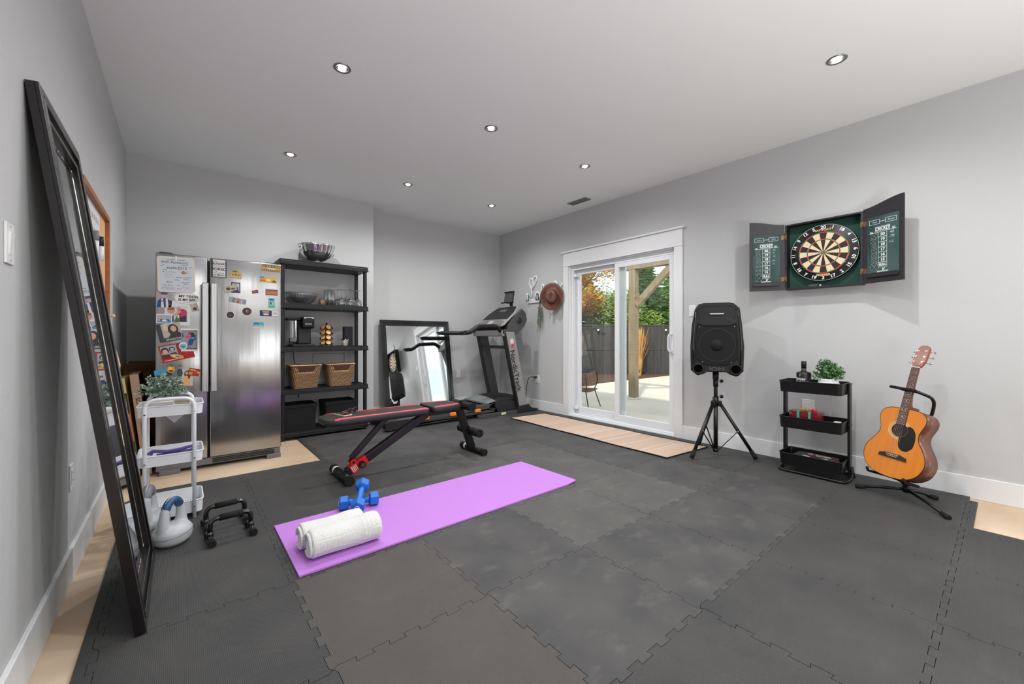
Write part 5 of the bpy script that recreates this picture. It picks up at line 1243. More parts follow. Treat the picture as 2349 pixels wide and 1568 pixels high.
# uprights (leaning back towards the runner)
for y0, y1, m, nm in ((TN - .065, TN + .012, M['tmgrey'], 'near'), (TFAR - .012, TFAR + .055, M['tmmid'], 'far')):
    def up_(g):
        g.push(frame((0, y0, 0), (1, 0, 0), (0, 0, 1))); w = y1 - y0
        g.prism([(3.735, .115), (3.895, .115), (3.645, 1.17), (3.49, 1.17)], -w, 0, m, bev=.012)
        g.pop() if False else None
    u_ = gp('upright', up_)
    def edge(g): g.push(frame((0, y0 + .004, 0), (1, 0, 0), (0, 0, 1))); g.prism([(3.712, .115), (3.742, .115), (3.497, 1.17), (3.47, 1.17)], -(y1 - y0) + .008, 0, M['tmdark'], bev=.004)
    gp('upright_edge', edge, u_)
    def ft_(g): g.push(frame((0, y0, 0), (1, 0, 0), (0, 0, 1))); g.prism([(3.70, FT), (4.09, FT), (4.09, .045), (3.97, .055), (3.915, .125), (3.72, .118)], -(y1 - y0) - .004, .004, M['tmdark'], bev=.006)
    gp('upright_foot', ft_, u_)
    if nm == 'near':
        dvec = Vector((3.56 - 3.81, 0, 1.05)).normalized()
        Tt = frame((3.664, y0 - .0008, .62), -dvec, Vector((0, 0, 1)).cross(Vector((0, -1, 0))) if False else Vector((dvec.z, 0, -dvec.x)))
        text('NordicTrack', .115, flat(40, 40, 44), u_, MW[tm.name].inverted() @ Tt @ TR((0, 0, .0012)), bold=.0026, sx=1.0)
        g = GW(tm); g.push(frame((3.597, y0 - .0005, 1.035), (1, 0, 0), (0, 0, 1))); g.prism(ell(0, 0, .032, .04, 20), 0, .001, flat(232, 214, 214)); g.out('sticker', u_)
        g = GW(tm); g.push(frame((3.606, y0 - .0005, .975), (1, 0, 0), (0, 0, 1))); g.prism([(-.022, -.02), (.02, -.03), (.026, .02), (-.01, .028)], 0, .0012, flat(206, 60, 70)); g.out('sticker_ribbon', u_)
gp('crossbar', lambda g: g.box(3.535, 3.585, TN, TFAR, .93, .975, M['tmdark'], .004))
# console
def con_body(g):
    P = [(3.44, 1.135), (3.56, 1.10), (3.68, 1.135), (3.83, 1.24), (3.885, 1.34), (3.86, 1.44), (3.80, 1.50), (3.62, 1.345), (3.54, 1.26), (3.53, 1.205), (3.43, 1.19)]
    g.push(frame((0, TN - .06, 0), (1, 0, 0), (0, 0, 1))); g.prism(P, -.05, 0, M['tmmid'], bev=.006)
gp('console_side', con_body)
def con_body2(g):
    P = [(3.44, 1.135), (3.56, 1.10), (3.68, 1.135), (3.83, 1.24), (3.885, 1.34), (3.86, 1.44), (3.80, 1.50), (3.62, 1.345), (3.54, 1.26), (3.53, 1.205), (3.43, 1.19)]
    g.push(frame((0, TFAR + .01, 0), (1, 0, 0), (0, 0, 1))); g.prism(P, -.05, 0, M['tmmid'], bev=.006)
gp('console_side', con_body2)
def con_mid(g):
    g.push(frame((0, TN - .01, 0), (1, 0, 0), (0, 0, 1))); g.prism([(3.56, 1.105), (3.68, 1.14), (3.80, 1.24), (3.80, 1.40), (3.74, 1.40), (3.60, 1.27), (3.56, 1.21)], -(TFAR - TN + .02), 0, M['tmmid'])
gp('console_body', con_mid)
gp('tray_lip', lambda g: (g.push(frame((0, TN - .06, 0), (1, 0, 0), (0, 0, 1))), g.prism([(3.44, 1.115), (3.475, 1.105), (3.455, 1.19), (3.425, 1.19)], -(TFAR - TN + .12), 0, M['tmgrey'], bev=.004)))
gp('tray_floor', lambda g: g.box(3.45, 3.60, TN - .03, TFAR + .03, 1.112, 1.126, M['tmmid']))
# sloping display panel
pd_ = Vector((.40, 0, .315)).normalized()
TP = frame((3.445, TC, 1.255), (0, -1, 0), pd_)
g = GW(tm); g.push(TP); W2 = .345
O = [(-W2 + .03, 0), (-.12, -.012), (.0, -.018), (.12, -.012), (W2 - .03, 0), (W2, .03), (W2 - .02, .30), (W2 - .08, .46), (W2 - .13, .485), (-W2 + .13, .485), (-W2 + .08, .46), (-W2 + .02, .30), (-W2, .03)]
g.prism(O, -.018, .0, M['tmgrey'], bev=.008); pn = g.out('display_panel', tm)
g = GW(tm); g.push(TP); g.prism([(a * .93, .02 + b * .94) for a, b in [(-W2 + .02, .14), (W2 - .02, .14), (W2 - .03, .30), (W2 - .10, .455), (W2 - .15, .475), (-W2 + .15, .475), (-W2 + .10, .455), (-W2 + .03, .30)]], .0005, .003, M['tmdark']); g.out('screen_face', pn)
g = GW(tm); g.push(TP); g.prism(rrect(-.08, .08, .345, .40, .01), .0032, .0042, flat(92, 96, 98)); g.out('display_window', pn)
g = GW(tm); g.push(TP); g.prism([(-W2 + .05, .015), (W2 - .05, .015), (W2 - .04, .09), (.12, .145), (-.12, .145), (-W2 + .04, .09)], .0, .010, mat('panel_silver', (120, 119, 120), .35, metal=.3), bev=.004); g.out('button_bank', pn)
g = GW(tm); g.push(TP); g.prism(rrect(-.06, .06, .03, .11, .008), .0102, .0114, M['lgrey']); g.out('button_plate', pn)
# speaker pods on the console ends
for y in (TN - .035, TFAR + .035): gp('fan_pod', lambda g: g.ball((3.735, y, 1.33), .062, M['tmdark'], 18, 12, (1, .7, 1)))
# tablet holder
th = gp('tablet_holder', lambda g: (g.box(3.865, 3.90, TC - .02, TC + .02, 1.50, 1.63, M['black'], .004), g.box(3.79, 3.82, TC - .14, TC + .14, 1.605, 1.622, M['black'], .003), g.box(3.79, 3.90, TC - .02, TC + .02, 1.60, 1.625, M['black'], .003)))
def tb(g):
    g.push(frame((3.815, TC, 1.618), (0, -1, 0), Vector((.18, 0, 1)))); g.box(-.105, .105, 0, .155, -.012, -.004, M['tmmid'], .002); g.box(-.115, .115, .15, .165, -.014, .012, M['black'], .003); g.box(.095, .112, .0, .15, -.016, -.002, M['black'], .003)
gp('tablet_backplate', tb, th)
# arms
for y in (TN - .01, TFAR + .01):
    pth = [(2.86, y, 1.152), (2.93, y, 1.155), (3.06, y, 1.235), (3.36, y, 1.245), (3.46, y, 1.17)] if y < 4.6 else [(2.86, y, 1.150), (3.28, y, 1.150), (3.40, y, 1.20), (3.50, y, 1.20)]
    a_ = gp('handrail', lambda g: g.tube(fil(pth, .04, 4), .031, M['black'], 10, flat=.95))
    gp('handrail_tip', lambda g: g.add([(2.78, y - .02, 1.165), (2.87, y - .026, 1.175), (2.87, y + .026, 1.175), (2.78, y + .02, 1.165), (2.82, y - .02, 1.125), (2.87, y - .026, 1.125), (2.87, y + .026, 1.125), (2.82, y + .02, 1.125)], [(0, 1, 2, 3), (7, 6, 5, 4), (0, 4, 5, 1), (2, 6, 7, 3), (0, 3, 7, 4), (1, 5, 6, 2)], M['black']), a_)
# power cord to the outlet
g = G(); g.tube(fil([(XR - .045, 4.502, .492), (XR - .07, 4.56, .500), (XR - .06, 4.64, .45), (XR - .05, 4.68, .30), (XR - .03, 4.73, .12), (4.08, 4.72, .03), (3.98, 4.62, .02)], .05, 5), .0045, M['cord'], 8); cd = tag(g.out('power_cord'), 'black treadmill power cord running up to the wall outlet', 'cord')
g = G(); g.box(XR - .045, XR - .010, 4.485, 4.515, .478, .506, M['cord'], .004); g.out('plug', cd)

# ================================================================== RUNNER RUG
M['rug'] = mat('bamboo_tan', (204, 178, 160), .6, noise=((186, 160, 140), 3, (.6, 14, 1), .25)); M['rug2'] = mat('bamboo_light', (214, 192, 174), .6, noise=((198, 174, 154), 3, (.6, 14, 1), .25)); M['rug3'] = mat('bamboo_dark', (204, 174, 150), .6)
t = thing('runner_rug', 'tan striped bamboo slat runner with black edging in front of the sliding door', 'rug', (3.69, 3.0, FT))
rx0 = lambda y: 3.40 - .055 * (4.14 - y) / 2.25; rx1 = lambda y: 3.975 + .02 * (4.14 - y) / 2.25
rd = random.Random(9); n = 92; y_ = 4.14; first = {}
wave = lambda x, y: .0018 * math.sin(y * 7 + x * 3) + .002
for k in range(n):
    y1 = 4.14 - (4.14 - 1.885) * (k + 1) / n; m = (M['rug'], M['rug2'], M['rug'], M['rug3'])[rd.choice((0, 0, 1, 1, 2, 3))]
    g = GW(t); sk = -.05 * (1 - k / n) * 0
    a, b = rx0(y_), rx1(y_); z = FT + .001 + wave(0, y_); ya, yb = y_ - .001, y1 + .001
    g.add([(a, ya + .04, z), (b, ya - .02, z), (b, yb - .02, z), (a, yb + .04, z), (a, ya + .04, z + .0045), (b, ya - .02, z + .0045), (b, yb - .02, z + .0045), (a, yb + .04, z + .0045)], [(4, 5, 6, 7), (3, 2, 1, 0), (0, 1, 5, 4), (1, 2, 6, 5), (2, 3, 7, 6), (3, 0, 4, 7)], m)
    g.out('slat', t); y_ = y1
def edging(xf, dy):
    g = GW(t); pts = [(xf(y), y + dy, FT + .005 + wave(0, y)) for y in [4.14 - (4.14 - 1.885) * i / 30 for i in range(31)]]
    g.tube(pts, .0058, M['rubber'], 6); g.out('edging', t, 'black cloth edging')
edging(rx0, .04); edging(rx1, -.02)
for yy in (4.14, 1.885):
    g = GW(t); g.tube([(rx0(yy), yy + .04, FT + .006), (rx1(yy), yy - .02, FT + .006)], .0055, M['rug3'] if yy > 3 else M['rubber'], 6); g.out('end_binding', t)

# ================================================================== HOOK BOARD, HAT, HERBS
t = thing('hook_board', 'white lettered wooden coat hook board beside the sliding door', 'hook rack', T=FR(4.72, 1.60))
M['whw'] = mat('white_wood', (222, 223, 224), .5)
g = G(); g.box(.02, .74, .01, .055, 0, .018, M['whw'], .003); g.out('rail_board', t)
def letter(pts, w=.016, cl=False):
    g = G(); g.tube([(a, b, .009) for a, b in fil([(p[0], p[1], 0) for p in pts], .03, 4) and [(q.x, q.y) for q in fil([(p[0], p[1], 0) for p in pts], .05, 5)]], w, M['whw'], 8, closed=cl, flat=.55); g.out('letter', t)
letter([(.0, .17), (.03, .08), (.10, .05), (.18, .06)], .020)
letter([(.10, .06), (.12, .22), (.06, .31), (.07, .39), (.13, .38), (.16, .30), (.13, .22)], .018)
letter([(.14, .24), (.20, .32), (.24, .39), (.19, .42), (.14, .36), (.15, .28)], .016)
letter([(.20, .08), (.20, .16), (.27, .17), (.29, .10), (.24, .06)], .017)
letter([(.30, .05), (.33, .17), (.33, .26), (.38, .27), (.37, .16), (.36, .06)], .017)
letter([(.42, .05), (.44, .18), (.50, .17), (.53, .10), (.48, .06)], .017)
letter([(.58, .05), (.60, .17), (.56, .26), (.62, .30), (.66, .24), (.62, .16)], .017)
letter([(.66, .06), (.72, .10), (.72, .2), (.76, .25)], .013)
for x in (.07, .29, .44, .60):
    g = G(); g.tube(fil([(x, .13, .02), (x + .012, .06, .03), (x + .028, .035, .05), (x + .02, .03, .075)], .02, 4), [.0045] * 12 + [.005] * 20, M['blackm'], 8) if False else g.tube([(x - .02, .13, .02), (x - .01, .09, .026), (x + .002, .055, .035), (x + .006, .04, .055), (x + .003, .045, .075)], .0055, M['blackm'], 8); g.ball((x + .003, .047, .078), .010, M['blackm'], 10, 8); g.ball((x - .022, .135, .026), .009, M['blackm'], 10, 8); g.out('hook', t)
# hat
M['leather'] = mat('brown_leather', (98, 58, 46), .5, noise=((126, 80, 64), 5, (1, 1, 1), .3), bump=(60, .2, (1, 1, 1)))
Th = FR(4.075, 1.665, XR - .10) @ RZ(-8) @ RY(34)
t = thing('leather_hat', 'brown leather brimmed hat hanging crown out on the hook board', 'hat', T=Th)
g = G(); NB = 40; rings = []
for r, base in ((.085, .02), (.10, .004), (.125, 0), (.155, .006), (.175, .0)):
    rings.append([Vector((r * .94 * math.cos(a), r * 1.12 * math.sin(a), base + (.055 * max(0, abs(math.cos(a))) ** 1.6) * ((r - .085) / .09) * 1.1 - .01)) for a in [2 * PI * i / NB for i in range(NB)]])
lo = [[p - Vector((0, 0, .004)) for p in r] for r in reversed(rings)]
g.loft(rings + lo, M['leather'], caps=False, closed=True); g.out('brim', t, sub=1)
g = G(); rings = []
for sx, sy, z in ((.080, .098, .0), (.079, .096, .03), (.076, .092, .065), (.070, .084, .095), (.058, .070, .112), (.035, .05, .112), (.012, .03, .100)):
    rings.append([Vector((sx * math.cos(a), sy * math.sin(a), z - (.022 * math.exp(-(math.cos(a) * sx / .022) ** 2) if z > .09 else 0))) for a in [2 * PI * i / NB for i in range(NB)]])
g.loft(rings, M['leather']); g.out('crown', t, sub=1)
g = G(); g.tube([(.081 * math.cos(a), .099 * math.sin(a), .014) for a in [2 * PI * i / 32 for i in range(32)]], .005, mat('hat_band', (62, 36, 28), .5), 6, closed=True, flat=1.6); g.out('hat_band', t)
g = G(); g.tube(fil([(-.06, -.12, .0), (-.03, -.20, -.02), (.0, -.262, -.02), (.04, -.21, -.02), (.07, -.11, 0)], .02), .0022, M['cord'], 5); g.tube([(.0, -.262, -.02), (-.012, -.315, -.02)], .0022, M['cord'], 5); g.ball((0, -.262, -.02), .007, M['cord'], 8, 6); g.out('chin_cord', t)
# rosemary bundle
t = thing('herb_bundle', 'dried green herb bundle hanging upside down from the hook board', 'herbs', T=FR(4.375, 1.645, XR - .05))
HM = [mat('rosemary', (88, 106, 76), .8), mat('rosemary_pale', (136, 148, 118), .8)]; rd = random.Random(8)
gst = G(); gl = [G(), G()]
for k in range(9):
    a = rd.uniform(-.075, .075); L_ = rd.uniform(.34, .47); pts = [Vector((a * f ** 1.2 * 1.0, -L_ * f, .012 * math.sin(k * 2 + f * 2))) for f in [i / 6 for i in range(7)]]
    gst.tube(pts, .0016, M['bark'], 4)
    for q in range(70):
        f = rd.uniform(.28, 1) * 5.99; i = int(f); p = pts[i].lerp(pts[i + 1], f - i); d = Vector((rd.choice((-1, 1)) * rd.uniform(.3, 1), rd.uniform(-1.2, -.2), rd.uniform(-.6, .6))).normalized(); w = d.cross(Vector((0, 0, 1))).normalized() * .0022
        L2 = rd.uniform(.014, .026); j = rd.randrange(2); gl[j].add([p - w, p + w, p + d * L2 + w * .4, p + d * L2 - w * .4], [(0, 1, 2, 3)], HM[j])
gst.out('stems', t, kind='stuff'); gl[0].out('leaves', t, kind='stuff'); gl[1].out('leaves', t, kind='stuff')
g = G(); g.tube([(.0, .01, .0), (.0, -.05, .0)], .006, M['cord'], 6); g.out('tie', t)
# ================================================================== LOUDSPEAKER AND STAND
SPX, SPY = 3.80, 1.70
t = thing('speaker_stand', 'black tripod speaker stand beside the sliding door', 'speaker stand', (SPX, SPY, FT))
g = GW(t); g.cyl((SPX, SPY, .055), (SPX, SPY, .50), .0185, M['blackm'], seg=18); g.cyl((SPX, SPY, .40), (SPX, SPY, .80), .0165, M['blackm'], seg=18); g.out('pole', t)
g = GW(t); g.cyl((SPX, SPY, .47), (SPX, SPY, .545), .026, M['black'], seg=18); g.cyl((SPX, SPY, .64), (SPX, SPY, .70), .022, M['black'], seg=18); g.out('collar', t)
g = GW(t); g.cyl((SPX, SPY, .045), (SPX, SPY, .075), .023, M['black'], seg=18); g.out('lower_collar', t)
feet = [(3.505, 1.773), (3.899, 1.400), (3.985, 1.945)]
for fx, fy in feet:
    d = Vector((fx - SPX, fy - SPY, 0)); L_ = d.length; d.normalize(); z0 = FT + (.008 if (fx, fy) == feet[2] else 0)
    top = Vector((SPX, SPY, .49)) + d * .035; bot = Vector((fx, fy, z0 + .022))
    g = GW(t); g.tube([top, bot], .0145, M['blackm'], 12); lg = g.out('leg', t)
    g = GW(t); e = (bot - top).normalized(); g.tube([bot - e * .07, bot - e * .015, bot + e * .008], [.0165, .019, .0185], M['rubber'], 14); g.out('rubber_foot', lg)
    mid = top.lerp(bot, .52)
    g = GW(t); g.tube([mid, Vector((SPX, SPY, .06)) + d * .02], .0075, M['blackm'], 8, flat=.5); g.out('brace', t)
    w = Vector((-d.y, d.x, 0)); g = GW(t); g.cyl(mid - w * .018, mid + w * .018, .006, M['chrome'], seg=10); c0 = Vector((SPX, SPY, .062)) + d * .02; g.out('bolt', lg)
    g = GW(t); g.box(SPX + d.x * .028 - .02, SPX + d.x * .028 + .02, SPY + d.y * .028 - .02, SPY + d.y * .028 + .02, .462, .512, M['black'], .008); g.out('leg_hinge', t)
for z, a in ((.70, -60), (.56, -60)):
    v = Vector((math.cos(R(a - 40)), math.sin(R(a - 40)), 0))
    g = GW(t); c = Vector((SPX, SPY, z - .005)); g.cyl(c, c + v * .045, .006, M['chrome'], seg=8); g.box(0, 0, 0, 0, 0, 0, M['black']) if False else None
    p = c + v * .045; g.tube([p, p + v * .012, p + v * .024], [.010, .018, .012], M['black'], 6); g.out('knob', t)
# body: front faces the camera side of the room
aim = math.atan2(-SPY, -SPX) + R(4)
xd = Vector((math.sin(aim) * -1, math.cos(aim), 0))
nrm = Vector((math.cos(aim), math.sin(aim), 0)); xr = Vector((0, 0, 1)).cross(nrm)          # right when seen from the front
T = frame(Vector((SPX, SPY, .745)) + nrm * .11, xr, (0, 0, 1))
t = thing('loudspeaker', 'large black portable loudspeaker mounted on the tripod stand', 'speaker', T=T)
H_, WT, WB = .655, .365, .425
def spo(k, zc=0):
    P = [(-WB / 2 + .04, .012), (-WB / 2 + .06, 0), (-.10, .018), (-.075, .036), (.075, .036), (.10, .018), (WB / 2 - .06, 0), (WB / 2 - .04, .008), (WB / 2 - .002, .05), (WB / 2 + .004, .26), (WB / 2 - .012, .45), (WT / 2, .60), (WT / 2 - .045, .645), (WT / 2 - .08, H_), (-WT / 2 + .08, H_), (-WT / 2 + .035, .645), (-WT / 2 + .005, .60), (-WB / 2 + .01, .45), (-WB / 2 - .002, .26), (-WB / 2 + .002, .05)]
    cx, cy = 0, H_ * .5
    return [(cx + (a - cx) * k, cy + (b - cy) * k) for a, b in P]
M['spk'] = mat('speaker_plastic', (15, 15, 16), .5, spec=.4); M['grille'] = mat('speaker_grille', (12, 12, 14), .65, spec=.3); M['port_shade'] = mat('port_hole_shade', (3, 3, 3), .9, spec=.05)
g = G(); V = lambda P, z: [Vector((a, b, z)) for a, b in P]
g.loft([V(spo(.60), -.27), V(spo(.78), -.255), V(spo(.93), -.12), V(spo(1.0), -.03), V(spo(1.0), -.008), V(spo(.972), .0), V(spo(.93), .0)], M['spk'], smooth=False); g.out('cabinet', t)
GR = [(-.160, .46), (-.172, .30), (-.168, .155), (-.090, .098), (.090, .098), (.168, .155), (.172, .30), (.160, .46), (.10, .435), (-.10, .435)]
g = G(); g.prism([(a * 1.05, b) for a, b in GR][::1] if False else list(GR), .0, .012, M['grille'], bev=.004); gr = g.out('grille', t)
g = G(); g.lathe([(.150, .0122), (.148, .0135), (.143, .0135), (.141, .0122)], M['spk'], (0, .275, 0), seg=40, caps=False); g.out('woofer_ring', gr)
g = G(); g.lathe([(.052, .0122), (.044, .018), (.028, .024), (.001, .027)], M['grille'], (0, .275, 0), seg=28, caps=False); g.out('dust_cap', gr)
for x, y in ((-.14, .44), (.14, .44), (-.115, .125), (.115, .125)): g = G(); g.cyl((x, y, .012), (x, y, .0135), .004, M['lgrey'], seg=8); g.out('screw', gr)
g = G()   # horn recess
g.loft([V([(-.135, .48), (.135, .48), (.155, .60), (.10, .625), (-.10, .625), (-.155, .60)], .002), V([(-.10, .515), (.10, .515), (.11, .58), (.08, .595), (-.08, .595), (-.11, .58)], -.018), V([(-.055, .535), (.055, .535), (.06, .555), (.05, .56), (-.05, .56), (-.06, .555)], -.03)], M['grille'], smooth=False, caps=False)
g.add([(-.055, .535, -.03), (.055, .535, -.03), (.055, .56, -.03), (-.055, .56, -.03)], [(0, 1, 2, 3)], M['black']); g.out('horn', t)
g = G(); g.prism([(-.155, .468), (-.10, .447), (.10, .447), (.155, .468), (.14, .50), (.06, .525), (-.06, .525), (-.14, .50)], .0, .016, M['spk'], bev=.005); g.out('horn_lip', t)
g = G(); g.prism([(-.055, .548), (-.045, .552), (.045, .552), (.055, .548), (.055, .562), (.045, .558), (-.045, .558), (-.055, .562)], .004, .018, M['steel2'], bev=.002); g.out('badge', t, 'small silver bar badge')
for s_ in (-1, 1):
    g = G(); g.lathe([(.050, .0), (.049, .010), (.042, .013), (.036, .010), (.035, .0012)], M['spk'], (s_ * .150, .062, 0), seg=28, caps=False); g.lathe([(.0355, .0016), (.001, .0016)], M['port_shade'], (s_ * .148, .062, 0), seg=28, caps=False); g.out('bass_port', t)  # flat black disc puts the shade of the port hole into colour
    g = G(); g.tube(fil([(s_ * (WB / 2 - .028), .10, .002), (s_ * (WB / 2 - .018), .28, .004), (s_ * (WB / 2 - .034), .48, .004), (s_ * (WT / 2 - .018), .59, .002)], .03), .006, M['gloss'], 8); g.out('trim_line', t)
text('ION', .042, M['dgrey'], t, TR((0, .062, .001)), ext=.004, bold=.0012, sx=1.6)
g = G(); g.cyl((0, .03, -.11), (0, -.04, -.11), .026, M['spk']); g.out('pole_socket', t)

# ================================================================== DARTBOARD CABINET
M['feltg'] = mat('green_felt', (24, 62, 52), .85, noise=((36, 78, 66), 6, (1, 1, 1), .3)); M['cab'] = mat('cabinet_dark', (32, 29, 34), .45, bump=(20, .1, (1, 8, 1))); M['chalk'] = mat('chalkboard', (26, 54, 50), .8, noise=((62, 86, 84), 5, (1, 1, 1), .2)); M['brass'] = mat('old_brass', (120, 92, 74), .45, metal=.7)
CB = FR(1.228, 1.50)                  # local origin: lower left corner seen from the room
dc = thing('dartboard_cabinet', 'dark wood dartboard cabinet with both chalkboard doors open', 'cabinet', T=CB)
WC, HC, DC = .518, .56, .10
for nm, a in (('side_panel', (0, .013, 0, HC)), ('side_panel', (WC - .013, WC, 0, HC)), ('top_panel', (.013, WC - .013, HC - .013, HC)), ('bottom_panel', (.013, WC - .013, 0, .013))):
    g = G(); g.box(*a, .002, DC, M['cab'], .001); g.out(nm, dc)
g = G(); g.box(.013, WC - .013, .013, HC - .013, .004, .02, M['feltg']); g.out('felt_back', dc)
g = G(); g.box(.17, .245, .0135, .030, .07, .098, flat(60, 62, 62)); g.box(.235, .255, .0135, .023, .085, .098, flat(226, 226, 226)); g.out('chalk_and_eraser', dc)
def cdoor(name, side):
    """side -1: left door hinged on the left, +1: right"""
    ang = R(24.5)
    hx = 0 if side < 0 else WC
    ox = Vector((side * math.cos(ang), 0, math.sin(ang)))          # from hinge outwards
    # local frame with x always to the viewer's right
    W_ = .262
    if side > 0: Tl = frame((hx + .003, 0, DC + .002), ox, (0, 1, 0))
    else: Tl = frame(Vector((hx - .003, 0, DC + .002)) + ox * W_, -ox, (0, 1, 0))
    g = G(T=Tl); P = [(0, 0), (W_, 0)]
    tp = []
    for i in range(17):
        f = i / 16; q = f if side > 0 else 1 - f     # q 0 hinge .. 1 outer
        tp.append((W_ * f, HC + .008 + .045 * (3 * q * q - 2 * q ** 3)))
    g.prism(P + list(reversed(tp)), -.013, 0, M['cab']); d = g.out(name, dc)
    x0, x1 = (.03, W_ - .026) if side > 0 else (.026, W_ - .034)
    g = G(T=Tl); g.box(x0, x1, .07, .49, .0002, .003, M['chalk']); g.out('chalkboard', d)
    g = G(T=Tl); g.box(x0, x1 - .004, .040, .058, 0, .014, M['cab'], .002); g.out('chalk_ledge', d)
    Tz = Tl @ TR(((x0 + x1) / 2, 0, .0036)); wm = flat(222, 230, 226)
    cx = 0
    items = [('CRICKET', 0, .393, .034, dict(bold=.0010, sx=.68))] + [(s_, 0, .352 - .0375 * k, .029, dict(bold=.001)) for k, s_ in enumerate(('20', '19', '18', '17', '16', '15'))] + [('BULL', 0, .127, .027, dict(bold=.001, sx=.75)), ('01', -.072, .374, .020, dict(bold=.0006)), ('01', .072, .384, .020, dict(bold=.0006)), ('EASTPOINT', 0, .079, .014, dict(bold=.0004)), ('E', .004, .095, .020, dict(shear=.5, bold=.0008))]
    joined_text(items, wm, d, Tz)
    g = G(T=Tz)
    def rect(a, b, c, e, t_=.002): g.ring_prism([(a, c), (b, c), (b, e), (a, e)], [(a + t_, c + t_), (b - t_, c + t_), (b - t_, e - t_), (a + t_, e - t_)], 0, .0006, wm)
    rect(-.048, .048, .376, .412)
    for k in range(7): rect(-.028, .028, .334 - .0375 * k, .371 - .0375 * k, .0016)
    rect(-.088, -.018, .432, .466); rect(.018, .088, .432, .466)
    for a, b, c, e in ((-.018, .018, .447, .450), (-.088, -.028, .368, .371), (.028, .088, .373, .376), (-.0012, .0012, .085, .11)): g.box(a, b, c, e, 0, .0006, wm)
    g.out('scoreboard_lines', d)
    names = ('Steve', 'Glen') if side < 0 else ('Paul', 'Brent')
    ch = flat(176, 190, 186)
    it = [(names[0], -.053, .449, .018, dict(shear=.3)), (names[1], .053, .449, .018, dict(shear=.3))]
    if side < 0: it += [('50', .058, .355, .018, dict(shear=.2)), ('51', .056, .33, .018, dict(shear=.2)), ('70', .058, .30, .018, dict(shear=.2)), ('120', .052, .262, .018, dict(shear=.2)), ('51', .056, .235, .018, dict(shear=.2))]
    else: it += [('40', .058, .355, .026, dict(shear=.2)), ('-78', .056, .325, .026, dict(shear=.2)), ('112', .052, .285, .022, dict(shear=.2))]
    joined_text(it, ch, d, Tz, 'chalk_writing')
    g = G(T=Tz); rd = random.Random(5 + side)
    for k in range(6):
        cy = .345 - .036 * k; r = rd.uniform(.015, .024); cxx = -.058 + rd.uniform(-.006, .006)
        g.tube([(cxx + r * math.cos(a), cy + r * .9 * math.sin(a), .0006) for a in [2 * PI * i / 14 for i in range(14)]], .0006, ch, 4, closed=True)
        for s_ in (-1, 1): g.tube([(cxx - r, cy - s_ * r, .0006), (cxx + r, cy + s_ * r, .0006)], .0006, ch, 4)
    g.tube([(-.055 + .028 * math.cos(a), .115 + .03 * math.sin(a), .0006) for a in [2 * PI * i / 18 for i in range(18)]], .0007, ch, 4, closed=True)
    for s_ in (-1, 1): g.tube([(-.08, .115 - s_ * .035, .0006), (-.03, .115 + s_ * .035, .0006)], .0007, ch, 4)
    g.out('chalk_marks', d, kind='stuff')
    for y in (.095, .455):
        g = G(); xx = hx; g.box(xx - .014, xx + .014, y - .022, y + .022, DC - .002, DC + .0045, M['brass'], .001); g.cyl((xx, y - .024, DC + .004), (xx, y + .024, DC + .004), .0045, M['brass'], seg=10); g.out('hinge', dc)
        g = G(T=Tl); a = 0 if side > 0 else W_ - .026; g.box(a, a + .026, y - .018, y + .018, 0, .0018, M['brass']); g.out('hinge_leaf', d)
cdoor('left_door', -1); cdoor('right_door', 1)
# the board itself
BC = CB @ TR((.262, .288, .022))
db = thing('dartboard', 'round bristle dartboard with black cream red and green segments', 'dartboard', T=BC)
RB = .232
g = G(); g.lathe([(.001, 0), (RB, 0), (RB, .040), (RB - .003, .042), (.001, .042)], M['black'], seg=72); g.out('board', db)
DK, CR, RE, GN = flat(24, 24, 24), flat(226, 202, 164), flat(206, 40, 44), flat(44, 122, 62)
nums = [20, 1, 18, 4, 13, 6, 10, 15, 2, 17, 3, 19, 7, 16, 8, 11, 14, 9, 12, 5]
r_in, rt0, rt1, rd0, rd1 = .0155, .1075 * .98, .1155 * .98, .163, .171
def sector(g, i, ra, rb, m, z=.0426):
    a0 = PI / 2 - (i + .5) * PI / 10; a1 = PI / 2 - (i - .5) * PI / 10; n = 5
    P = [(rb * math.cos(a0 + (a1 - a0) * k / n), rb * math.sin(a0 + (a1 - a0) * k / n), z) for k in range(n + 1)] + [(ra * math.cos(a1 + (a0 - a1) * k / n), ra * math.sin(a1 + (a0 - a1) * k / n), z) for k in range(n + 1)]
    g.add(P, [tuple(range(len(P)))], m)
for i in range(20):
    g = G(); dark = i % 2 == 0
    sector(g, i, r_in, rt0, DK if dark else CR); sector(g, i, rt1, rd0, DK if dark else CR); sector(g, i, rt0, rt1, RE if dark else GN); sector(g, i, rd0, rd1, RE if dark else GN)
    g.out('segment', db, kind='nonorm')
g = G(); poly_on(g, ell(0, 0, .0155, .0155, 20), .0427, GN); poly_on(g, ell(0, 0, .0065, .0065, 16), .0430, RE); g.out('bullseye', db, kind='nonorm')
g = G(); sv = M['chrome']
for r in (r_in, rt0, rt1, rd0, rd1): g.tube([(r * math.cos(a), r * math.sin(a), .043) for a in [2 * PI * k / 60 for k in range(60)]], .0006, sv, 4, closed=True)
for i in range(20):
    a = PI / 2 - (i + .5) * PI / 10; g.tube([(r_in * math.cos(a), r_in * math.sin(a), .043), (rd1 * math.cos(a), rd1 * math.sin(a), .043)], .0005, sv, 4)
g.out('wire_spider', db)
g = G(); g.tube([(.2285 * math.cos(a), .2285 * math.sin(a), .043) for a in [2 * PI * k / 72 for k in range(72)]], .0012, flat(230, 230, 230), 5, closed=True); g.out('number_ring', db)
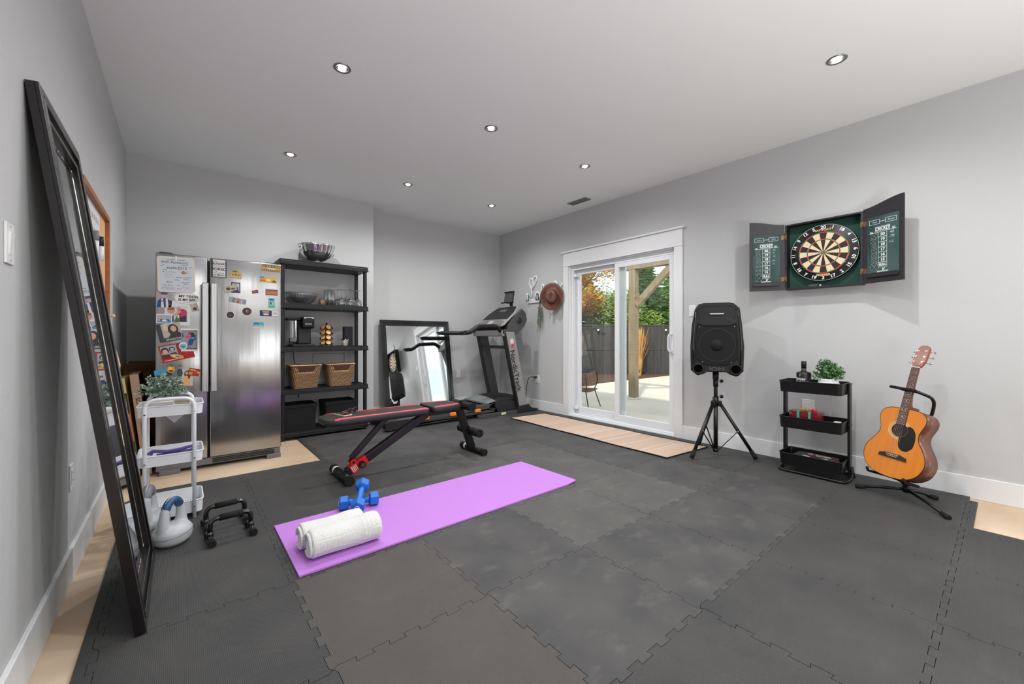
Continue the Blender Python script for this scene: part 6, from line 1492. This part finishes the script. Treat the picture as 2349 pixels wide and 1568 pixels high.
for i, n in enumerate(nums): text(str(n), .036, flat(232, 232, 232), db, TR((.207 * math.cos(PI / 2 - i * PI / 10), .207 * math.sin(PI / 2 - i * PI / 10), .0432)) @ Matrix.Rotation(-i * PI / 10 if abs(i - 10) > 4 else -i * PI / 10 + PI, 4, 'Z'), 'number', bold=.0011)
joined_text([('EASTPOINT', 0, .186, .021, dict(bold=.0006)), ('PREMIER', 0, -.184, .023, dict(bold=.0008, sx=1.1))], flat(222, 186, 130), db, TR((0, 0, .0432)))

# ================================================================== BLACK TROLLEY
M['blkc'] = mat('black_cart_metal', (12, 11, 12), .33, spec=.45)
bc = thing('black_trolley', 'black three-tier narrow metal trolley against the right wall', 'cart', (3.89, .98, 0))
bt_ = [tray(bc, 3.765, 4.02, .775, 1.185, zb, zt, M['blkc'], flare=.006, r=.03, th=.003) for zb, zt in ((.655, .742), (.368, .455), (.075, .163))]
for y in (.768, 1.192):
    g = GW(bc); g.box(3.925, 3.965, y - .009, y + .009, .03, .738, M['blkc'], .005); g.cyl((3.985, y, .03), (3.985, y, .735), .007, M['blkc'], seg=10); p = g.out('post', bc)
    for z in (.42, .735): g = GW(bc); g.box(3.92, 3.995, y - .011, y + .011, z - .006, z + .004, M['blkc'], .002); g.out('bracket', p)
g = GW(bc); g.tube(fil([(3.945, 1.205, .10), (3.945, 1.205, FT + .012), (3.775, 1.19, FT + .012), (3.765, .755, FT + .012), (3.945, .752, FT + .012), (3.945, .752, .10)], .05, 6), .011, M['blkc'], 12); g.out('base_tube', bc)
g = GW(bc); g.tube(fil([(3.955, 1.205, .10), (4.0, 1.205, FT + .011), (4.04, 1.2, FT + .011), (4.04, .75, FT + .011), (4.0, .752, FT + .011), (3.955, .752, .10)], .03, 5), .009, M['blkc'], 10); g.out('rear_base_tube', bc)
# bottle
t = thing('liquor_bottle', 'squat matte black bottle with white lettering on top tray', 'bottle', (3.89, 1.045, .66))
g = G(); g.lathe([(.046, 0), (.050, .006), (.050, .142), (.046, .150), (.020, .158), (.016, .166), (.016, .172), (.001, .172)], mat('matte_bottle', (20, 19, 21), .35), seg=32); g.out('bottle_body', t)
g = G(); g.lathe([(.0175, .170), (.0175, .236), (.015, .238), (.001, .238)], M['black'], seg=24); g.lathe([(.0182, .174), (.0182, .178)], M['lgrey'], seg=24, caps=False); g.out('cap', t)
def wrap_text(items, rad_, m, parent, T):
    for s_, x, y, size, kw in items:
        o = text(s_, size, m, parent, TR((x, y, 0)), **kw)
        for v in o.data.vertices:
            a = v.co.x / rad_; v.co = T @ Vector((math.sin(a) * (rad_ + v.co.z), v.co.y, math.cos(a) * (rad_ + v.co.z) ))
Tb = frame((0, 0, 0), Vector((-.26, -.966, 0)), (0, 0, 1))
wrap_text([('Ridges', -.004, .098, .030, dict(shear=.35, bold=.0006)), ('& Ambition', .004, .076, .024, dict(bold=.0005)), ('Y', 0, .125, .022, {})], .0508, flat(214, 216, 222), t, Tb)
GRN = [mat('leaf_mid', (76, 126, 66), .6), mat('leaf_light', (120, 168, 96), .6), mat('leaf_dark', (40, 78, 46), .6), mat('leaf_grey', (112, 146, 120), .6)]
def pot2(t): 
    g = G(); g.lathe([(.052, 0), (.066, .03), (.070, .07), (.064, .088), (.062, .092), (.0655, .106), (.063, .112), (.059, .108), (.059, .096), (.001, .09)], mat('white_ceramic', (226, 226, 228), .35), seg=36); g.out('pot', t)
plant('potted_boxwood', 'small leafy green plant in round white pot on the black trolley', (3.89, .884, .66), .125, .105, .165, .105, GRN, 120, 24, .0165, 21, pot2)
# tin with ribbons
M['tin'] = mat('dark_red_tin', (104, 12, 26), .22, coat=.5)
t = thing('gift_tin', 'dark red glossy gift box with teal ribbons in the middle tray', 'box', (3.86, 1.02, .3725))
g = G(); O = [(-.055, -.085), (-.035, -.107), (.035, -.107), (.055, -.085), (.055, .085), (.035, .107), (-.035, .107), (-.055, .085)]; g.prism(O, 0, .118, M['tin'], bev=.004); g.out('box_body', t)
g = G(); g.prism([(a * 1.03, b * 1.02) for a, b in O], .118, .132, M['tin'], bev=.004); g.out('lid', t)
for y in (-.035, .04): g = G(); g.box(-.0568, .0568, y - .008, y + .008, .0, .1335, flat(44, 160, 136)); g.out('ribbon', t)
for s_, c in ((0, flat(206, 150, 60)), (-.05, flat(210, 60, 66))):
    g = G()
    for k in range(4): a = k * 1.57; g.tube([(0, s_ + .01, .134), (.016 * math.cos(a), s_ + .01 + .026 * math.sin(a), .148), (.026 * math.cos(a), s_ + .01 + .038 * math.sin(a), .139), (0, s_ + .01, .136)], .004, c, 6, flat=1.6)
    g.out('bow', t)
t = thing('small_box', 'small white edged item in the right corner of the middle tray', 'box', (3.82, .815, .3725)); g = G(); g.box(-.03, .03, -.02, .02, 0, .083, flat(206, 200, 200), .003); g.out('box', t)
zz = .0795
for k, (w, d, c, c2, h, x, y, r, lab) in enumerate(((.075, .135, (190, 44, 50), (226, 214, 200), .026, 3.885, .965, 3, 'red board book at the bottom of the pile in lowest tray'), (.072, .13, (70, 76, 84), (230, 200, 190), .024, 3.887, .958, 1, 'grey picture book in the middle of the pile in lowest tray'), (.078, .135, (52, 46, 52), (190, 90, 70), .022, 3.882, .965, -2, 'patterned dark board book on top of the pile in lowest tray'))):
    t = thing('book', lab, 'book', (x, y, zz), R(r), 'books in the lowest tray'); g = G(); g.box(-w, w, -d, d, 0, .002, flat(*c)); g.box(-w, w, -d, d, h - .002, h, flat(*c)); g.box(-w, -w + .002, -d, d, .002, h - .002, flat(*c)); g.out('cover', t)
    g = G(); g.box(-w + .003, w - .003, -d + .003, d - .003, .002, h - .002, flat(*c2)); g.out('pages', t)
    if k == 2:
        g = G(); rd = random.Random(2)
        for i in range(16): xx = rd.uniform(-w * .8, w * .8); yy = rd.uniform(-d * .85, d * .85); poly_on(g, ell(xx, yy, rd.uniform(.006, .02), rd.uniform(.008, .03), 10), h + .0003 + .0001 * i, flat(*rd.choice(((190, 150, 90), (90, 110, 140), (170, 60, 60), (120, 130, 100), (200, 190, 180)))))
        g.out('cover_print', t, kind='nonorm')
    zz += h + .0005

# ================================================================== GUITAR AND ITS STAND
M['spruce'] = mat('amber_top', (226, 138, 38), .25, coat=.7, noise=((206, 116, 28), 3, (14, .6, 1), .3)); M['mahog'] = mat('mahogany', (84, 46, 36), .35, coat=.25, noise=((122, 74, 54), 3, (1, .5, 6), .3)); M['neckw'] = mat('rosewood', (72, 44, 32), .45, noise=((100, 60, 40), 6, (8, 1, 1), .3)); M['headw'] = mat('headstock_brown', (134, 66, 42), .28, coat=.6)
PH = R(31); nG = Vector((-math.cos(PH), math.sin(PH), 0)); wG = Vector((-math.sin(PH), -math.cos(PH), 0))
lean = R(15.5); upG = (Vector((0, 0, 1)) * math.cos(lean) - nG * math.sin(lean)).normalized(); upG = (upG * math.cos(R(1.5)) + wG * math.sin(R(1.5))).normalized()
TG = frame(Vector((3.622, .520, .108)) + upG * .062, (wG - upG * wG.dot(upG)).normalized(), upG) @ Matrix.Diagonal((1, .922, 1, 1))      # origin: bottom centre of the front face, z outward
gt = thing('acoustic_guitar', 'orange topped acoustic guitar with dark pickguard standing on a guitar stand', 'guitar', T=TG)
prof = [(0, .0), (.008, .075), (.03, .128), (.07, .166), (.12, .184), (.16, .186), (.20, .176), (.24, .155), (.275, .133), (.305, .120), (.33, .117), (.355, .120), (.385, .130), (.42, .1395), (.45, .138), (.475, .126), (.492, .105), (.502, .07), (.505, .0)]
def gsm(p):
    out = []
    for i in range(len(p) - 1):
        a = p[max(0, i - 1)]; b = p[i]; c = p[i + 1]; d = p[min(len(p) - 1, i + 2)]
        for k in range(3):
            t_ = k / 3; f = lambda A, B, C_, D: .5 * (2 * B + (C_ - A) * t_ + (2 * A - 5 * B + 4 * C_ - D) * t_ ** 2 + (3 * B - A - 3 * C_ + D) * t_ ** 3)
            out.append((f(a[0], b[0], c[0], d[0]), max(0, f(a[1], b[1], c[1], d[1]))))
    return out + [p[-1]]
S = gsm(prof); OUT = [(w_, y) for y, w_ in S] + [(-w_, y) for y, w_ in reversed(S[1:-1])]
V = lambda P, z: [Vector((a, b, z)) for a, b in P]
g = G(); n = len(OUT); DB_ = .098
g.loft([V(OUT, -DB_), V(OUT, -.0015)], M['mahog'], caps=True, smooth=True); g.out('body_sides', gt)
g = G()   # top with a sound hole
hc = (0, .345); hr = .049
hole = [(hc[0] + hr * math.sin(PI - PI * 2 * i / n) * -1, hc[1] - hr * math.cos(2 * PI * i / n)) for i in range(n)]
hole = [(hc[0] + hr * math.sin(2 * PI * i / n), hc[1] - hr * math.cos(2 * PI * i / n)) for i in range(n)]
g.ring_prism(OUT, hole, -.002, .0015, M['spruce']); g.out('soundboard', gt)
g = G(); g.prism(ell(hc[0], hc[1], hr * 1.02, hr * 1.02, 32), -.0014, -.0012, flat(30, 16, 12)); g.out('sound_hole', gt)
g = G(); g.tube([(a * 1.0, b, .001) for a, b in OUT], .0022, flat(40, 26, 22), 5, closed=True); g.out('binding', gt)
for r0, r1, c in ((.052, .0545, (232, 200, 150)), (.0565, .064, (190, 160, 110)), (.066, .068, (236, 210, 160))):
    g = G(); g.ring_prism(ell(*hc, r1, r1, 40), ell(*hc, r0, r0, 40), .0015, .0019, flat(*c)); g.out('rosette_ring', gt)
pgo = [(hc[0] + .051 * math.cos(a), hc[1] + .051 * math.sin(a)) for a in [R(38 - 118 * i / 10) for i in range(11)]]
pg = pgo + [(.012 + (.096) * f, 0) for f in ()] + [(.058 + .046 * math.cos(a) - .0, .255 + .052 * math.sin(a)) for a in [R(190 + 100 * i / 8) for i in range(9)]] + [(.098 + .006 * math.sin(PI * f), .235 + .10 * f) for f in (0, .25, .5, .75, 1)] + [(.090, .355), (.076, .374), (.058, .383)]
g = G(); g.prism(list(reversed(pg)) if sum(a[0] * b[1] - b[0] * a[1] for a, b in zip(pg, pg[1:] + pg[:1])) < 0 else pg, .0015, .0032, M['black']); g.out('pickguard', gt)
g = G(); g.prism([(-.085, .135), (-.082, .158), (-.045, .170), (.045, .170), (.082, .158), (.085, .135), (.045, .136), (-.045, .136)][::-1], .0015, .009, flat(40, 24, 22), bev=.002); br = g.out('bridge', gt)
g = G(); g.box(-.037, .037, .160, .163, .009, .012, flat(238, 234, 220)); g.out('saddle', br)
for k in range(6): g = G(); g.ball((-.027 + .0108 * k, .150, .010), .0032, flat(240, 214, 150), 8, 6); g.out('bridge_pin', br)
# neck
NT = .812                              # nut position
def nb(y): return .0215 + (.0275 - .0215) * (NT - y) / (NT - .385)
g = G(); g.prism([(-nb(.385), .385), (nb(.385), .385), (nb(NT), NT), (-nb(NT), NT)], .0016, .0085, M['neckw']); fb = g.out('fretboard', gt)
g = G(); rings = []
for y in (.50, .54, .60, .70, .80, .83):
    w = nb(y); dz = .020 if y > .56 else .020 + (.56 - y) / .06 * .05
    rings.append([Vector((w * math.cos(a), y, .0016 - dz * math.sin(a) if a > 0 else .0016)) for a in [PI * i / 12 for i in range(13)]])
g.loft(rings, M['mahog']); g.out('neck', gt)
SL = NT - .162
for k in range(1, 19):
    y = NT - SL * (1 - 2 ** (-k / 12)); 
    if y < .39: break
    g = G(); g.box(-nb(y), nb(y), y - .0008, y + .0008, .0085, .0095, M['chrome']); g.out('fret', fb)
for k in (3, 5, 7, 9, 12, 15):
    y = (NT - SL * (1 - 2 ** (-k / 12)) + NT - SL * (1 - 2 ** (-(k - 1) / 12))) / 2
    for x in ((0,) if k != 12 else (-.010, .010)): g = G(); g.prism(ell(x, y, .003, .003, 10), .0085, .0089, flat(236, 232, 220)); g.out('fret_marker', fb)
g = G(); g.box(-.0225, .0225, NT, NT + .005, .0016, .0115, flat(240, 236, 222)); g.out('nut', gt)
for k in range(6):
    x1 = -.027 + .0108 * k; x0 = -.018 + .0072 * k; g = G(); g.tube([(x1, .152, .0115), (x1, .1615, .0125), (x0, NT + .0025, .0118), (x0 * 1.25, NT + .045, .006)], .0004, M['chrome'], 4); g.out('string', gt)
hs_ = [(-.0225, NT + .004), (.0225, NT + .004), (.030, NT + .022), (.0375, NT + .05), (.037, NT + .10), (.034, NT + .15), (.025, NT + .168), (.008, NT + .176), (-.012, NT + .174), (-.028, NT + .165), (-.034, NT + .15), (-.037, NT + .10), (-.0375, NT + .05), (-.030, NT + .022)]
TH_ = TR((0, NT, 0)) @ RX(-9) @ TR((0, -NT, 0))
g = G(T=TH_); g.prism(hs_, -.013, .002, M['headw'], bev=.0015); hd = g.out('headstock', gt)
for k in range(3):
    for s_ in (-1, 1):
        y = NT + .045 + .042 * k
        g = G(T=TH_); g.cyl((s_ * .024, y, .002), (s_ * .024, y, .012), .0032, M['chrome'], seg=10); g.cyl((s_ * .024, y, .002), (s_ * .024, y, .004), .006, M['chrome'], seg=12)
        g.cyl((s_ * .024, y, -.018), (s_ * .052, y, -.018), .0028, M['chrome'], seg=8); g.ball((s_ * .060, y, -.018), .010, M['chrome'], 12, 8, (1, .85, .45)); g.out('tuning_peg', hd)
g = G(); g.cyl((0, .004, -.045), (0, -.006, -.045), .008, M['chrome'], seg=14); g.out('end_pin', gt)
g = G(); g.ball((.131, .455, -.010), .0055, M['chrome'], 10, 8); g.ball((.134, .43, -.022), .0055, M['chrome'], 10, 8); g.out('strap_button', gt)
g = G(); g.prism([(-.026, .49), (.026, .49), (.026, .525), (-.026, .525)], -.075, .0, M['mahog'], bev=.004); g.out('neck_heel', gt)
# stand
gs = thing('guitar_stand', 'black tubular guitar stand holding the acoustic guitar', 'guitar stand', (3.80, .40, FT))
hub = TG @ Vector((0, .0, -.155)); hub.z = .085
HB = Vector((hub.x, hub.y, .075))
for fx, fy, nm in ((3.754, .690, 'a'), (3.521, .226, 'b'), (3.890, .305, 'c')):
    ft = Vector((fx, fy, FT + .012)); g = GW(gs); g.tube([HB, HB.lerp(ft, .5) + Vector((0, 0, .006)), ft], .0105, M['blackm'], 12); lg = g.out('leg', gs)
    e = (ft - HB).normalized(); g = GW(gs); g.tube([ft - e * .05, ft - e * .01, ft + e * .006], [.0125, .015, .0145], M['rubber'], 12); g.out('rubber_foot', lg)
g = GW(gs); g.cyl(HB - Vector((0, 0, .02)), HB + Vector((0, 0, .03)), .020, M['black'], seg=16); g.out('hub', gs)
# lower cradle arms pass under the body
for s_ in (-1, 1):
    a = TG @ Vector((s_ * .02, -.006, -.14)); b = TG @ Vector((s_ * .105, -.004, -.125)); c = TG @ Vector((s_ * .115, -.003, .018)); d = TG @ Vector((s_ * .115, .022, .030))
    g = GW(gs); g.tube(fil([HB + Vector((0, 0, .012)), a, b, c, d], .035, 5), .0085, M['rubber'], 10); g.out('cradle_arm', gs)
# back tube and yoke
yk = .625
q0 = HB + Vector((0, 0, .02)); q1 = TG @ Vector((.01, .30, -.165)); q2 = TG @ Vector((.06, .535, -.135)); q3 = TG @ Vector((.075, .620, -.10)); q4 = TG @ Vector((.042, .640, .018))
g = GW(gs); g.tube(fil([q0, q1, q2, q3, q4], .06, 8), .0095, M['blackm'], 12); g.out('back_tube', gs)
Y = [TG @ Vector(p) for p in ((.038, .640, .055), (.040, .640, -.032), (-.035, .640, -.034), (-.038, .640, .050))]
g = GW(gs); g.tube(fil(Y, .02, 5), .0085, M['rubber'], 10); g.out('neck_yoke', gs)
g = GW(gs); st = [TG @ Vector(p) for p in ((.040, .640, .030), (.0, .640, .034), (-.038, .640, .030))]
g.tube([TG @ Vector(p) for p in ((.045, .642, .02), (.0, .642, .026), (-.05, .644, .030), (-.098, .646, .034))], .0095, M['rubber'], 10); g.out('retaining_arm', gs)
